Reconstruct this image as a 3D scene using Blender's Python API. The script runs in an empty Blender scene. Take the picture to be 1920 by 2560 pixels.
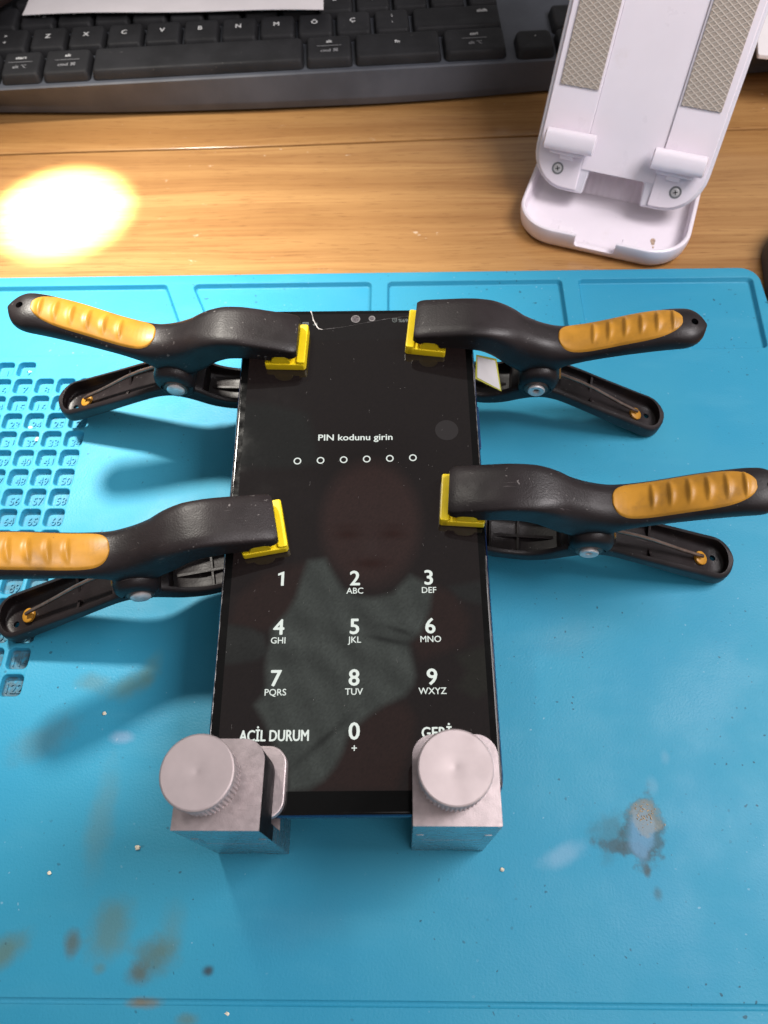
import bpy, bmesh, math, random
import numpy as np
from mathutils import Matrix, Vector
random.seed(7)
rng = np.random.default_rng(5)
SC = bpy.context.scene
COL = SC.collection
MM = 0.001
R = math.radians

# ------------------------------------------------------------------ camera, world, lamps, exposure
cam = bpy.data.objects.new('camera', bpy.data.cameras.new('camera'))
COL.objects.link(cam)
SC.camera = cam
cam.data.sensor_fit = 'AUTO'
cam.data.sensor_width = 36.0
cam.data.lens = 1901.96 / 2560 * 36
cam.data.clip_start = 0.005
cam.data.clip_end = 20
def cam_rot(p, y, r):
    return (Matrix.Rotation(y, 3, 'Z') @ Matrix.Rotation(p, 3, 'X') @ Matrix.Rotation(r, 3, 'Z'))
cam.matrix_world = Matrix.Translation(Vector((8.0, -96.6, 229.594)) * MM) @ cam_rot(0.515869, 0.0497105, -0.0491629).to_4x4()
cam.data.dof.use_dof = True
cam.data.dof.focus_distance = 0.222
cam.data.dof.aperture_fstop = 23.0

world = bpy.data.worlds.new('World')
SC.world = world
world.use_nodes = True
world.node_tree.nodes['Background'].inputs[0].default_value = (1.0, 0.965, 0.96, 1)
world.node_tree.nodes['Background'].inputs[1].default_value = 0.25

def area_lamp(name, loc, target, sx, sy, watts, color, shape='RECTANGLE', spread=180):
    l = bpy.data.lights.new(name, 'AREA')
    l.shape = shape; l.size = sx * MM; l.size_y = sy * MM
    l.energy = watts; l.color = color; l.spread = R(spread)
    o = bpy.data.objects.new(name, l); COL.objects.link(o)
    o.location = Vector(loc) * MM
    d = (Vector(target) - Vector(loc)).normalized()
    o.rotation_euler = d.to_track_quat('-Z', 'Y').to_euler()
    return o
area_lamp('bench_lamp', (-188, 238, 458), (-130, 120, 0), 55, 55, 0.56, (1.0, 0.95, 0.86), 'DISK', 47)
sl_ = bpy.data.lights.new('bench_lamp_beam', 'SPOT'); sl_.energy = 210; sl_.color = (1.0, 0.94, 0.78)
sl_.spot_size = R(8.4); sl_.spot_blend = 0.55; sl_.shadow_soft_size = 0.006
so_ = bpy.data.objects.new('bench_lamp_beam', sl_); COL.objects.link(so_)
so_.location = Vector((-188, 238, 458)) * MM
so_.rotation_euler = (Vector((-149, 197, -5)) - Vector((-188, 238, 458))).to_track_quat('-Z', 'Y').to_euler()
area_lamp('window_light', (330, 30, 500), (0, 0, 0), 240, 240, 3.3, (1.0, 0.95, 0.96))
area_lamp('front_fill', (200, -300, 600), (0, 0, 0), 320, 320, 0.9, (1.0, 0.92, 0.93))  # unseen fill lamp, added above the front to brighten knobs and near faces

SC.view_settings.view_transform = 'Standard'
SC.view_settings.look = 'None'
SC.view_settings.exposure = 0.0
SC.view_settings.gamma = 1.0
SC.view_settings.use_curve_mapping = False
SC.cycles.max_bounces = 8
SC.cycles.caustics_reflective = False
SC.cycles.caustics_refractive = False
SC.cycles.sample_clamp_indirect = 4.0

# ------------------------------------------------------------------ materials
def new_mat(name):
    m = bpy.data.materials.new(name); m.use_nodes = True
    nt = m.node_tree
    b = nt.nodes['Principled BSDF']
    return m, nt, b
class NT:
    """tiny node helper"""
    def __init__(s, nt): s.nt = nt; s.pos = None
    def n(s, t, **k):
        nd = s.nt.nodes.new(t)
        for a, v in k.items(): setattr(nd, a, v)
        return nd
    def link(s, a, b): s.nt.links.new(a, b)
    def setin(s, sock, v):
        if hasattr(v, 'is_linked') or hasattr(v, 'links'): s.link(v, sock)
        else: sock.default_value = v
    def obj(s):
        if s.pos is None:
            s.pos = s.n('ShaderNodeTexCoord').outputs['Object']
            if getattr(s, 'vary', False):     # every copy gets its own wear
                oi = s.n('ShaderNodeObjectInfo'); cb = s.n('ShaderNodeCombineXYZ')
                s.link(s.math('MULTIPLY', oi.outputs['Random'], 7.3), cb.inputs[0]); s.link(s.math('MULTIPLY', oi.outputs['Random'], 3.1), cb.inputs[1])
                va = s.n('ShaderNodeVectorMath', operation='ADD'); s.link(s.pos, va.inputs[0]); s.link(cb.outputs[0], va.inputs[1]); s.pos = va.outputs[0]
        return s.pos
    def math(s, op, a, b=None, clamp=False):
        nd = s.n('ShaderNodeMath', operation=op); nd.use_clamp = clamp
        s.setin(nd.inputs[0], a)
        if b is not None: s.setin(nd.inputs[1], b)
        return nd.outputs[0]
    def mapping(s, vec, loc=(0, 0, 0), rot=(0, 0, 0), scale=(1, 1, 1), typ='POINT'):
        nd = s.n('ShaderNodeMapping', vector_type=typ)
        s.link(vec, nd.inputs[0])
        nd.inputs['Location'].default_value = loc; nd.inputs['Rotation'].default_value = rot; nd.inputs['Scale'].default_value = scale
        return nd.outputs[0]
    def noise(s, vec, scale, detail=3, rough=0.55, dist=0.0):
        nd = s.n('ShaderNodeTexNoise'); s.link(vec, nd.inputs['Vector'])
        nd.inputs['Scale'].default_value = scale; nd.inputs['Detail'].default_value = detail
        nd.inputs['Roughness'].default_value = rough; nd.inputs['Distortion'].default_value = dist
        return nd.outputs['Fac']
    def smooth(s, v, a, b, to0=0.0, to1=1.0):
        nd = s.n('ShaderNodeMapRange', interpolation_type='SMOOTHSTEP')
        s.link(v, nd.inputs['Value'])
        nd.inputs['From Min'].default_value = a; nd.inputs['From Max'].default_value = b
        nd.inputs['To Min'].default_value = to0; nd.inputs['To Max'].default_value = to1
        return nd.outputs[0]
    def mix(s, f, a, b, blend='MIX'):
        nd = s.n('ShaderNodeMix', data_type='RGBA', blend_type=blend)
        s.setin(nd.inputs[0], f); s.setin(nd.inputs[6], a); s.setin(nd.inputs[7], b)
        return nd.outputs[2]
    def bump(s, h, strength, dist, normal=None):
        nd = s.n('ShaderNodeBump'); nd.inputs['Strength'].default_value = strength; nd.inputs['Distance'].default_value = dist
        s.link(h, nd.inputs['Height'])
        if normal is not None: s.link(normal, nd.inputs['Normal'])
        return nd.outputs[0]
def C4(c): return (c[0], c[1], c[2], 1.0)

def plastic(name, col, rough, spec=0.5, var=0.0, vscale=120, bump=0.0, bscale=2500, speck=None, speck_amt=0.70, coat=0.0, metal=0.0, dirt=None, dirt_range=(0.55, 0.75), sss=0.0, vary=False, scuff=None):
    m, nt, b = new_mat(name); h = NT(nt); h.vary = vary
    b.inputs['Roughness'].default_value = rough; b.inputs['Metallic'].default_value = metal
    b.inputs['Specular IOR Level'].default_value = spec; b.inputs['Coat Weight'].default_value = coat
    c = C4(col)
    if var > 0:
        f = h.noise(h.obj(), vscale, 4)
        c = h.mix(h.smooth(f, 0.3, 0.7), C4([x * (1 - var) for x in col]), C4([min(1, x * (1 + var)) for x in col]))
    if dirt is not None:
        f = h.noise(h.obj(), vscale * 0.9, 6, 0.65)
        c = h.mix(h.smooth(f, dirt_range[0], dirt_range[1], 0, 0.75), c, C4(dirt))
    if speck is not None:
        f = h.noise(h.obj(), 900, 2, 0.5); g = h.noise(h.obj(), 130, 2)
        k = h.math('MULTIPLY', h.smooth(f, speck_amt, speck_amt + 0.05), h.smooth(g, 0.45, 0.7))
        c = h.mix(h.math('MULTIPLY', k, 0.55), c, C4(speck))
    if scuff is not None:
        for ang, off in ((25, 0.0), (-40, 0.37)):
            q = h.mapping(h.obj(), loc=(off, off, off), rot=(0.3, 0.2, R(ang)), scale=(70, 1500, 300))
            k = h.math('MULTIPLY', h.smooth(h.noise(q, 1.0, 2, 0.5), 0.70, 0.76), h.smooth(h.noise(h.obj(), 55, 2), 0.5, 0.66))
            c = h.mix(h.math('MULTIPLY', k, 0.6), c, C4(scuff))
    if hasattr(c, 'links'): h.link(c, b.inputs['Base Color'])
    else: b.inputs['Base Color'].default_value = c
    rf = h.noise(h.obj(), vscale * 1.7, 4)
    h.link(h.smooth(rf, 0.25, 0.75, max(0.02, rough - 0.06), rough + 0.08), b.inputs['Roughness'])
    if bump > 0:
        h.link(h.bump(h.noise(h.obj(), bscale, 2), bump, 0.0001), b.inputs['Normal'])
    if sss > 0:
        b.inputs['Subsurface Weight'].default_value = sss
        b.inputs['Subsurface Radius'].default_value = (0.002, 0.002, 0.0022)
        b.inputs['Subsurface Scale'].default_value = 1.0
    return m
def emit(name, col, strength):
    m, nt, b = new_mat(name)
    b.inputs['Base Color'].default_value = (0.0, 0.0, 0.0, 1); b.inputs['Roughness'].default_value = 0.2
    b.inputs['Specular IOR Level'].default_value = 0.3
    b.inputs['Emission Color'].default_value = C4(col); b.inputs['Emission Strength'].default_value = strength
    return m

M = {}
M['black_plastic'] = plastic('black_plastic', (0.0135, 0.0098, 0.0105), 0.42, 0.33, var=0.3, vscale=70, bump=0.55, bscale=1800, speck=(0.25, 0.23, 0.22), speck_amt=0.67, vary=True, scuff=(0.16, 0.14, 0.14))
M['orange_grip'] = plastic('orange_grip', (0.46, 0.215, 0.020), 0.42, 0.45, var=0.16, vscale=110, bump=0.15, bscale=1500, dirt=(0.19, 0.10, 0.028), dirt_range=(0.50, 0.78), vary=True, speck=(0.12, 0.07, 0.03), speck_amt=0.70)
M['yellow_pad'] = plastic('yellow_pad', (0.95, 0.70, 0.012), 0.35, 0.5, var=0.06, vscale=150, bump=0.05)
M['rivet_steel'] = plastic('rivet_steel', (0.74, 0.71, 0.71), 0.38, metal=0.55, var=0.15, vscale=400)
M['rivet_dark'] = plastic('rivet_dark', (0.16, 0.115, 0.10), 0.38, metal=0.8, var=0.2, vscale=400)
M['wire'] = plastic('spring_wire', (0.33, 0.24, 0.20), 0.35, metal=0.9, var=0.2, vscale=300)
M['hole_dark'] = plastic('hole_dark', (0.004, 0.004, 0.004), 0.8, 0.1)
M['cast_metal'] = plastic('cast_metal', (0.49, 0.42, 0.425), 0.45, metal=0.75, var=0.10, vscale=420, bump=0.45, bscale=3500, vary=True, scuff=(0.30, 0.25, 0.24))
M['smooth_metal'] = plastic('smooth_metal', (0.43, 0.41, 0.42), 0.24, metal=0.95, var=0.08, vscale=200, bump=0.08, bscale=1500)
M['dark_side'] = plastic('dark_clamp_side', (0.006, 0.006, 0.007), 0.55, 0.06)  # near-black colour for the screw clamp's upper arm sides and underside
M['navy_frame'] = plastic('navy_frame', (0.010, 0.030, 0.115), 0.25, 0.6, metal=0.5, coat=0.3)
M['bezel'] = plastic('black_bezel', (0.004, 0.004, 0.004), 0.10, 0.22)
M['keyboard'] = plastic('keyboard_plastic', (0.070, 0.076, 0.092), 0.46, 0.4, var=0.18, vscale=40, bump=0.12, bscale=2600, speck=(0.2, 0.2, 0.2), speck_amt=0.72)
M['key'] = plastic('key_plastic', (0.020, 0.020, 0.022), 0.56, 0.2, var=0.2, vscale=60, bump=0.2, bscale=2600, speck=(0.2, 0.19, 0.18), speck_amt=0.70)
M['legend'] = plastic('key_legend_print', (0.62, 0.62, 0.62), 0.6)
M['legend_dim'] = plastic('key_legend_dim_print', (0.24, 0.24, 0.25), 0.6)
M['white_plastic'] = plastic('white_plastic', (0.80, 0.735, 0.80), 0.32, 0.45, var=0.02, vscale=40, sss=0.12, dirt=(0.62, 0.52, 0.47), dirt_range=(0.60, 0.85))
M['clear_rim'] = plastic('pale_rim', (0.66, 0.64, 0.70), 0.22, 0.5)
M['paper'] = plastic('white_paper', (0.86, 0.81, 0.82), 0.7, 0.2, var=0.03, vscale=60)
M['tag_paper'] = plastic('tag_paper', (0.88, 0.84, 0.84), 0.5, 0.3)
M['tag_border'] = plastic('tag_border', (0.62, 0.60, 0.10), 0.5, 0.3)
M['brown_leather'] = plastic('dark_brown', (0.022, 0.010, 0.008), 0.55, 0.4, var=0.25, vscale=90, bump=0.3, bscale=900)
M['mouse'] = plastic('mouse_plastic', (0.045, 0.045, 0.048), 0.5, 0.4, var=0.15, vscale=60, bump=0.2)
M['crumb'] = plastic('crumb', (0.72, 0.66, 0.52), 0.7, 0.3, var=0.3, vscale=900)
M['ui_white'] = emit('screen_white', (0.93, 1.0, 0.93), 0.86)
M['ui_dim'] = emit('screen_dim', (0.80, 0.86, 0.80), 0.30)
M['ui_faint'] = emit('screen_faint', (1.0, 0.86, 0.86), 0.034)
M['crack'] = plastic('crack_white', (0.34, 0.32, 0.31), 0.35)

def wood_mat():
    m, nt, b = new_mat('varnished_pine'); h = NT(nt); p = h.obj()
    warp = h.noise(h.mapping(p, scale=(3, 14, 1)), 2.0, 2)
    wv = h.n('ShaderNodeVectorMath', operation='MULTIPLY_ADD')
    comb = h.n('ShaderNodeCombineXYZ'); h.link(h.math('MULTIPLY', warp, 0.012), comb.inputs[1])
    wv.operation = 'ADD'; h.link(p, wv.inputs[0]); h.link(comb.outputs[0], wv.inputs[1])
    q = wv.outputs[0]
    g1 = h.noise(h.mapping(q, scale=(3.0, 75, 1)), 1.0, 5, 0.6)
    g2 = h.noise(h.mapping(q, scale=(14, 520, 1)), 1.0, 4, 0.6)
    pores = h.noise(h.mapping(q, scale=(85, 1700, 1)), 1.0, 2, 0.5)
    big = h.noise(p, 9, 3)
    c = h.mix(h.smooth(g1, 0.28, 0.72), C4((0.30, 0.146, 0.048)), C4((0.46, 0.255, 0.094)))
    c = h.mix(h.math('MULTIPLY', h.smooth(g2, 0.40, 0.74, 0, 0.75), h.smooth(big, 0.62, 0.35, 0.35, 1.0)), c, C4((0.25, 0.105, 0.033)))
    c = h.mix(h.smooth(pores, 0.60, 0.70, 0, 0.6), c, C4((0.15, 0.06, 0.02)))
    c = h.mix(h.smooth(big, 0.4, 0.7, 0, 0.25), c, C4((0.46, 0.235, 0.085)))
    # dull worn patches and pale scuffs on the varnish
    sc = h.math('MULTIPLY', h.smooth(h.noise(h.mapping(p, scale=(1, 1.8, 1)), 150, 4, 0.65), 0.655, 0.74), h.smooth(h.noise(p, 16, 2), 0.48, 0.62))
    c = h.mix(h.math('MULTIPLY', sc, 0.6), c, C4((0.70, 0.58, 0.45)))
    h.link(c, b.inputs['Base Color'])
    hgt = h.math('ADD', h.math('MULTIPLY', g2, 0.7), h.math('MULTIPLY', g1, 0.5))
    nm = h.bump(hgt, 0.35, 0.00035)
    h.link(nm, b.inputs['Normal'])
    h.link(h.smooth(g2, 0.3, 0.7, 0.36, 0.5), b.inputs['Roughness'])
    b.inputs['Specular IOR Level'].default_value = 0.10
    b.inputs['Coat Weight'].default_value = 1.0
    h.link(h.math('ADD', h.math('MULTIPLY', sc, 0.25), 0.16), b.inputs['Coat Roughness'])
    h.link(h.bump(hgt, 0.16, 0.00012), b.inputs['Coat Normal'])
    return m
M['wood'] = wood_mat()

def mat_mat():
    m, nt, b = new_mat('blue_silicone'); h = NT(nt); p = h.obj()
    sep = h.n('ShaderNodeSeparateXYZ'); h.link(p, sep.inputs[0])
    wob = h.noise(p, 260, 4, 0.6); wob2 = h.noise(p, 60, 3)
    c = h.mix(h.smooth(h.noise(p, 11, 4), 0.3, 0.72), C4((0.028, 0.272, 0.438)), C4((0.040, 0.296, 0.442)))
    # a dull worn working area and faint wipe marks
    c = h.mix(h.smooth(h.noise(h.mapping(p, rot=(0, 0, 0.5), scale=(1, 3.5, 1)), 22, 4), 0.5, 0.78, 0, 0.22), c, C4((0.09, 0.36, 0.50)))
    def blob(x, y, rx, ry, rot, soft=0.85, amp=0.8):
        v = h.mapping(p, loc=(x * MM, y * MM, 0), rot=(0, 0, R(rot)), scale=(rx * MM, ry * MM, 1.0), typ='TEXTURE')
        vm = h.n('ShaderNodeVectorMath', operation='MULTIPLY'); h.link(v, vm.inputs[0]); vm.inputs[1].default_value = (1, 1, 0)
        ln = h.n('ShaderNodeVectorMath', operation='LENGTH'); h.link(vm.outputs[0], ln.inputs[0])
        d = h.math('ADD', ln.outputs['Value'], h.math('MULTIPLY', h.math('SUBTRACT', wob2, 0.5), amp * 1.4))
        d = h.math('ADD', d, h.math('MULTIPLY', h.math('SUBTRACT', wob, 0.5), amp))
        return h.smooth(d, 1.0 - soft, 1.0 + soft * 0.5, 1, 0)
    brown = (0.11, 0.17, 0.12)
    for (x, y, rx, ry, rot, col, k, *sa) in [
        (-98, -99.5, 7, 4, 35, brown, 0.85), (-80.3, -97.5, 2.2, 3.2, 0, (0.10, 0.10, 0.06), 0.85), (-70.5, -94.5, 5.5, 8, -15, brown, 0.65),
        (-57.5, -99.5, 6.5, 5, 40, (0.095, 0.125, 0.08), 0.8), (-61.5, -104.0, 3.5, 3, 0, (0.10, 0.09, 0.045), 0.8), (-54, -94.5, 4, 8, 0, brown, 0.4),
        (-43.2, -103.3, 1.6, 1.2, 0, (0.04, 0.03, 0.025), 0.95), (-72, -103, 2, 1.5, 0, brown, 0.5), (-59.5, -110.3, 4.5, 1.4, 0, (0.20, 0.14, 0.06), 0.9),
        (-47, -114, 3, 1.5, 0, brown, 0.7), (-76.5, -27.5, 7.5, 4.2, 25, (0.13, 0.20, 0.12), 0.55), (-71.0, -22.5, 3, 5.5, -18, (0.14, 0.23, 0.15), 0.4),
        (-88, -27.0, 6, 3.0, -10, (0.10, 0.13, 0.09), 0.45), (-100, -44, 10, 6, 30, (0.10, 0.14, 0.12), 0.45), (-78.5, -66, 4, 14, 0, (0.14, 0.19, 0.14), 0.35),
        (65.2, -69.0, 5.5, 5.5, 0, (0.05, 0.10, 0.10), 0.5, 0.7, 1.4), (69.5, -73.5, 7, 1.6, -12, (0.05, 0.06, 0.06), 0.7, 0.5, 2.2), (74.3, -68.8, 5.0, 8.4, -12, (0.045, 0.07, 0.075), 0.85, 0.45, 1.9),
        (73.6, -69.5, 3.2, 6.6, -14, (0.13, 0.33, 0.53), 0.7, 0.45, 1.4), (75.4, -64.6, 3.2, 3.2, 0, (0.30, 0.27, 0.20), 0.5, 0.6, 3.6), (73.8, -79.2, 0.9, 1.6, 0, (0.05, 0.07, 0.07), 0.8),
        (75.8, -84.6, 1.2, 1.8, 0, (0.05, 0.08, 0.08), 0.6), (51.4, -75.3, 6.2, 2.6, 22, (0.26, 0.43, 0.58), 0.5), (-76, -43.6, 3.4, 1.9, 0, (0.26, 0.38, 0.55), 0.6),
        (79, -57, 1.6, 2.5, 0, (0.3, 0.45, 0.56), 0.2), (84, -49, 1.4, 2.2, 0, (0.3, 0.45, 0.56), 0.2),
        (60, -12, 10, 5, 20, (0.10, 0.30, 0.42), 0.3), (-20, -92, 14, 6, 10, (0.04, 0.22, 0.36), 0.3)]:
        c = h.mix(h.math('MULTIPLY', blob(x, y, rx, ry, rot, *sa), k * 0.85), c, C4(col))
    # grime collected in the recess floors of the lower left cells
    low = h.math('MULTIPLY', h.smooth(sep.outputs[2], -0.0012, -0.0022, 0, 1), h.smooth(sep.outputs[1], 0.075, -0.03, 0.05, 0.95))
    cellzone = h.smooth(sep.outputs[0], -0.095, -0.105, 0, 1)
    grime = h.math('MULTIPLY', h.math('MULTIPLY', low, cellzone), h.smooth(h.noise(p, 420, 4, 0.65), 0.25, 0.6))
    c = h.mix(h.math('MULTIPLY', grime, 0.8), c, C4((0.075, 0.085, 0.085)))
    # dark and pale specks
    dk = h.math('MULTIPLY', h.smooth(h.noise(p, 620, 1, 0.3), 0.735, 0.77), h.smooth(h.noise(p, 24, 2), 0.42, 0.62))
    c = h.mix(h.math('MULTIPLY', dk, 0.7), c, C4((0.02, 0.05, 0.07)))
    p2 = h.mapping(p, loc=(0.31, 0.17, 0.0))
    lt = h.math('MULTIPLY', h.smooth(h.noise(p2, 640, 1, 0.3), 0.765, 0.79), h.smooth(h.noise(p2, 20, 2), 0.45, 0.6))
    c = h.mix(h.math('MULTIPLY', lt, 0.22), c, C4((0.55, 0.68, 0.75)))
    h.link(c, b.inputs['Base Color'])
    h.link(h.smooth(h.noise(p, 35, 4), 0.3, 0.7, 0.42, 0.60), b.inputs['Roughness'])
    b.inputs['Specular IOR Level'].default_value = 0.26
    n1 = h.bump(h.noise(p, 1400, 2, 0.5), 0.42, 0.0002)
    n2 = h.bump(h.noise(p, 30, 3), 0.35, 0.0012, n1)
    h.link(n2, b.inputs['Normal'])
    return m
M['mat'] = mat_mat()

def screen_mat():
    m, nt, b = new_mat('phone_glass_picture'); h = NT(nt)
    a = h.n('ShaderNodeAttribute'); a.attribute_name = 'picture'
    b.inputs['Base Color'].default_value = (0.003, 0.003, 0.003, 1)
    f = h.noise(h.obj(), 60, 5, 0.6)
    h.link(h.smooth(f, 0.4, 0.75, 0.035, 0.10), b.inputs['Roughness'])
    b.inputs['Specular IOR Level'].default_value = 0.5
    h.link(a.outputs['Color'], b.inputs['Emission Color']); b.inputs['Emission Strength'].default_value = 1.0
    return m
M['screen'] = screen_mat()

def knurl_metal():
    m, nt, b = new_mat('turned_metal'); h = NT(nt); p = h.obj()
    sep = h.n('ShaderNodeSeparateXYZ'); h.link(p, sep.inputs[0])
    vm = h.n('ShaderNodeVectorMath', operation='MULTIPLY'); h.link(p, vm.inputs[0]); vm.inputs[1].default_value = (1, 1, 0)
    ln = h.n('ShaderNodeVectorMath', operation='LENGTH'); h.link(vm.outputs[0], ln.inputs[0])
    comb = h.n('ShaderNodeCombineXYZ'); h.link(ln.outputs['Value'], comb.inputs[0])
    rings = h.noise(comb.outputs[0], 5200, 3, 0.6)
    c = h.mix(h.smooth(h.noise(p, 90, 4), 0.3, 0.7), C4((0.50, 0.43, 0.43)), C4((0.58, 0.50, 0.50)))
    h.link(c, b.inputs['Base Color'])
    b.inputs['Metallic'].default_value = 0.7
    h.link(h.smooth(h.noise(p, 200, 4), 0.3, 0.7, 0.56, 0.66), b.inputs['Roughness'])
    b.inputs['Anisotropic'].default_value = 0.0
    h.link(h.bump(rings, 0.12, 0.00004), b.inputs['Normal'])
    return m
M['turned'] = knurl_metal()

def pad_mat():
    m, nt, b = new_mat('ribbed_rubber'); h = NT(nt); p = h.obj()
    def wave(rot):
        w = h.n('ShaderNodeTexWave', wave_type='BANDS', bands_direction='X', wave_profile='SIN')
        h.link(h.mapping(p, rot=(0, 0, R(rot))), w.inputs['Vector']); w.inputs['Scale'].default_value = 175
        return w.outputs['Fac']
    hg = h.math('MAXIMUM', h.smooth(wave(58), 0.72, 0.98), h.smooth(wave(-58), 0.72, 0.98))
    c = h.mix(hg, C4((0.34, 0.285, 0.24)), C4((0.47, 0.41, 0.355)))
    h.link(c, b.inputs['Base Color']); b.inputs['Roughness'].default_value = 0.6
    h.link(h.bump(hg, 0.6, 0.0004), b.inputs['Normal'])
    return m
M['rubber'] = pad_mat()

# ------------------------------------------------------------------ mesh helpers (all lengths in millimetres)
def obj(name, bm, mat, parent=None, smooth=True, angle=38, mtx=None):
    me = bpy.data.meshes.new(name)
    if mtx is not None: bm.transform(mtx)
    bm.transform(Matrix.Scale(MM, 4))
    bmesh.ops.recalc_face_normals(bm, faces=bm.faces)
    bm.to_mesh(me); bm.free()
    if smooth:
        me.polygons.foreach_set('use_smooth', [True] * len(me.polygons))
        me.set_sharp_from_angle(angle=R(angle))
    me.materials.append(mat)
    o = bpy.data.objects.new(name, me); COL.objects.link(o)
    if parent is not None: o.parent = parent
    return o
def empty(name, mtx_mm=None, parent=None):
    o = bpy.data.objects.new(name, None); COL.objects.link(o); o.empty_display_size = 0.01
    if mtx_mm is not None:
        m = mtx_mm.copy(); m.translation = m.translation * MM; o.matrix_world = m
    if parent is not None: o.parent = parent
    return o
def tag(o, label, cat, group=None, kind=None):
    if label: o['label'] = label
    if cat: o['category'] = cat
    if group: o['group'] = group
    if kind: o['kind'] = kind
    return o
def ring(w, h, r, seg=6, cx=0, cy=0):
    r = max(0.01, min(r, w / 2 - 1e-3, h / 2 - 1e-3)); pts = []
    for sx, sy, a0 in ((1, 1, 0), (-1, 1, 90), (-1, -1, 180), (1, -1, 270)):
        for i in range(seg + 1):
            a = R(a0 + 90 * i / seg)
            pts.append((cx + sx * (w / 2 - r) + r * math.cos(a), cy + sy * (h / 2 - r) + r * math.sin(a)))
    return pts
def loft(bm, rings, cap0=True, cap1=True):
    vs = [[bm.verts.new(p) for p in rg] for rg in rings]
    n = len(vs[0])
    for a, b in zip(vs, vs[1:]):
        for i in range(n):
            j = (i + 1) % n
            bm.faces.new((a[i], a[j], b[j], b[i]))
    if cap0: bm.faces.new(list(reversed(vs[0])))
    if cap1: bm.faces.new(vs[-1])
    return vs
def stack(bm, w, h, r, prof, cx=0, cy=0, seg=6, cap0=True, cap1=True):
    """rounded rectangle lofted through (inset, z) pairs"""
    return loft(bm, [[(x, y, z) for x, y in ring(w - 2 * i, h - 2 * i, r - i, seg, cx, cy)] for i, z in prof], cap0, cap1)
def slab(bm, w, h, r, z0, z1, e=0.5, cx=0, cy=0, seg=6):
    return stack(bm, w, h, r, [(e, z0), (e * .3, z0 + e * .3), (0, z0 + e), (0, z1 - e), (e * .3, z1 - e * .3), (e, z1)], cx, cy, seg)
def box(bm, x0, x1, y0, y1, z0, z1, e=0.4, r=None):
    slab(bm, x1 - x0, y1 - y0, r if r is not None else e, z0, z1, e, (x0 + x1) / 2, (y0 + y1) / 2, 4)
def lathe(bm, prof, n=48, mtx=None, cap=True):
    """prof: (radius, z) pairs around Z"""
    rings = []
    for r, z in prof:
        rg = [Vector((max(r, 1e-3) * math.cos(2 * math.pi * i / n), max(r, 1e-3) * math.sin(2 * math.pi * i / n), z)) for i in range(n)]
        if mtx is not None: rg = [mtx @ v for v in rg]
        rings.append(rg)
    return loft(bm, rings, cap, cap)
def tube(bm, pts, rad, n=10):
    pts = [Vector(p) for p in pts]; rings = []
    prev = None
    for i, p in enumerate(pts):
        t = (pts[min(i + 1, len(pts) - 1)] - pts[max(i - 1, 0)]).normalized()
        a = t.cross(Vector((0.13, 1, 0.2))).normalized() if prev is None else (prev - t * prev.dot(t)).normalized()
        prev = a; b = t.cross(a)
        rr = rad[i] if isinstance(rad, (list, tuple)) else rad
        rings.append([p + (a * math.cos(2 * math.pi * k / n) + b * math.sin(2 * math.pi * k / n)) * rr for k in range(n)])
    loft(bm, rings)
def prism(bm, poly, z0, z1, e=0.0):
    """extrude a 2D outline (x, y); e rounds the top edge slightly"""
    n = len(poly)
    a = [bm.verts.new((x, y, z0)) for x, y in poly]; b = [bm.verts.new((x, y, z1)) for x, y in poly]
    for i in range(n):
        j = (i + 1) % n
        bm.faces.new((a[i], a[j], b[j], b[i]))
    bm.faces.new(list(reversed(a))); bm.faces.new(b)
def boolean(o, cutters, op='DIFFERENCE'):
    for c in cutters:
        md = o.modifiers.new('cut', 'BOOLEAN'); md.object = c; md.operation = op; md.solver = 'EXACT'
    bpy.context.view_layer.update()
    dg = bpy.context.evaluated_depsgraph_get()
    me = bpy.data.meshes.new_from_object(o.evaluated_get(dg))
    o.modifiers.clear()
    old = o.data; o.data = me; me.name = old.name
    me.polygons.foreach_set('use_smooth', [True] * len(me.polygons))
    me.set_sharp_from_angle(angle=R(38))
    for c in cutters: bpy.data.objects.remove(c, do_unlink=True)
def bevelled(o, w, seg=2, angle=40):
    md = o.modifiers.new('bevel', 'BEVEL'); md.width = w * MM; md.segments = seg; md.limit_method = 'ANGLE'; md.angle_limit = R(angle)
    md.harden_normals = False
    return o
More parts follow.
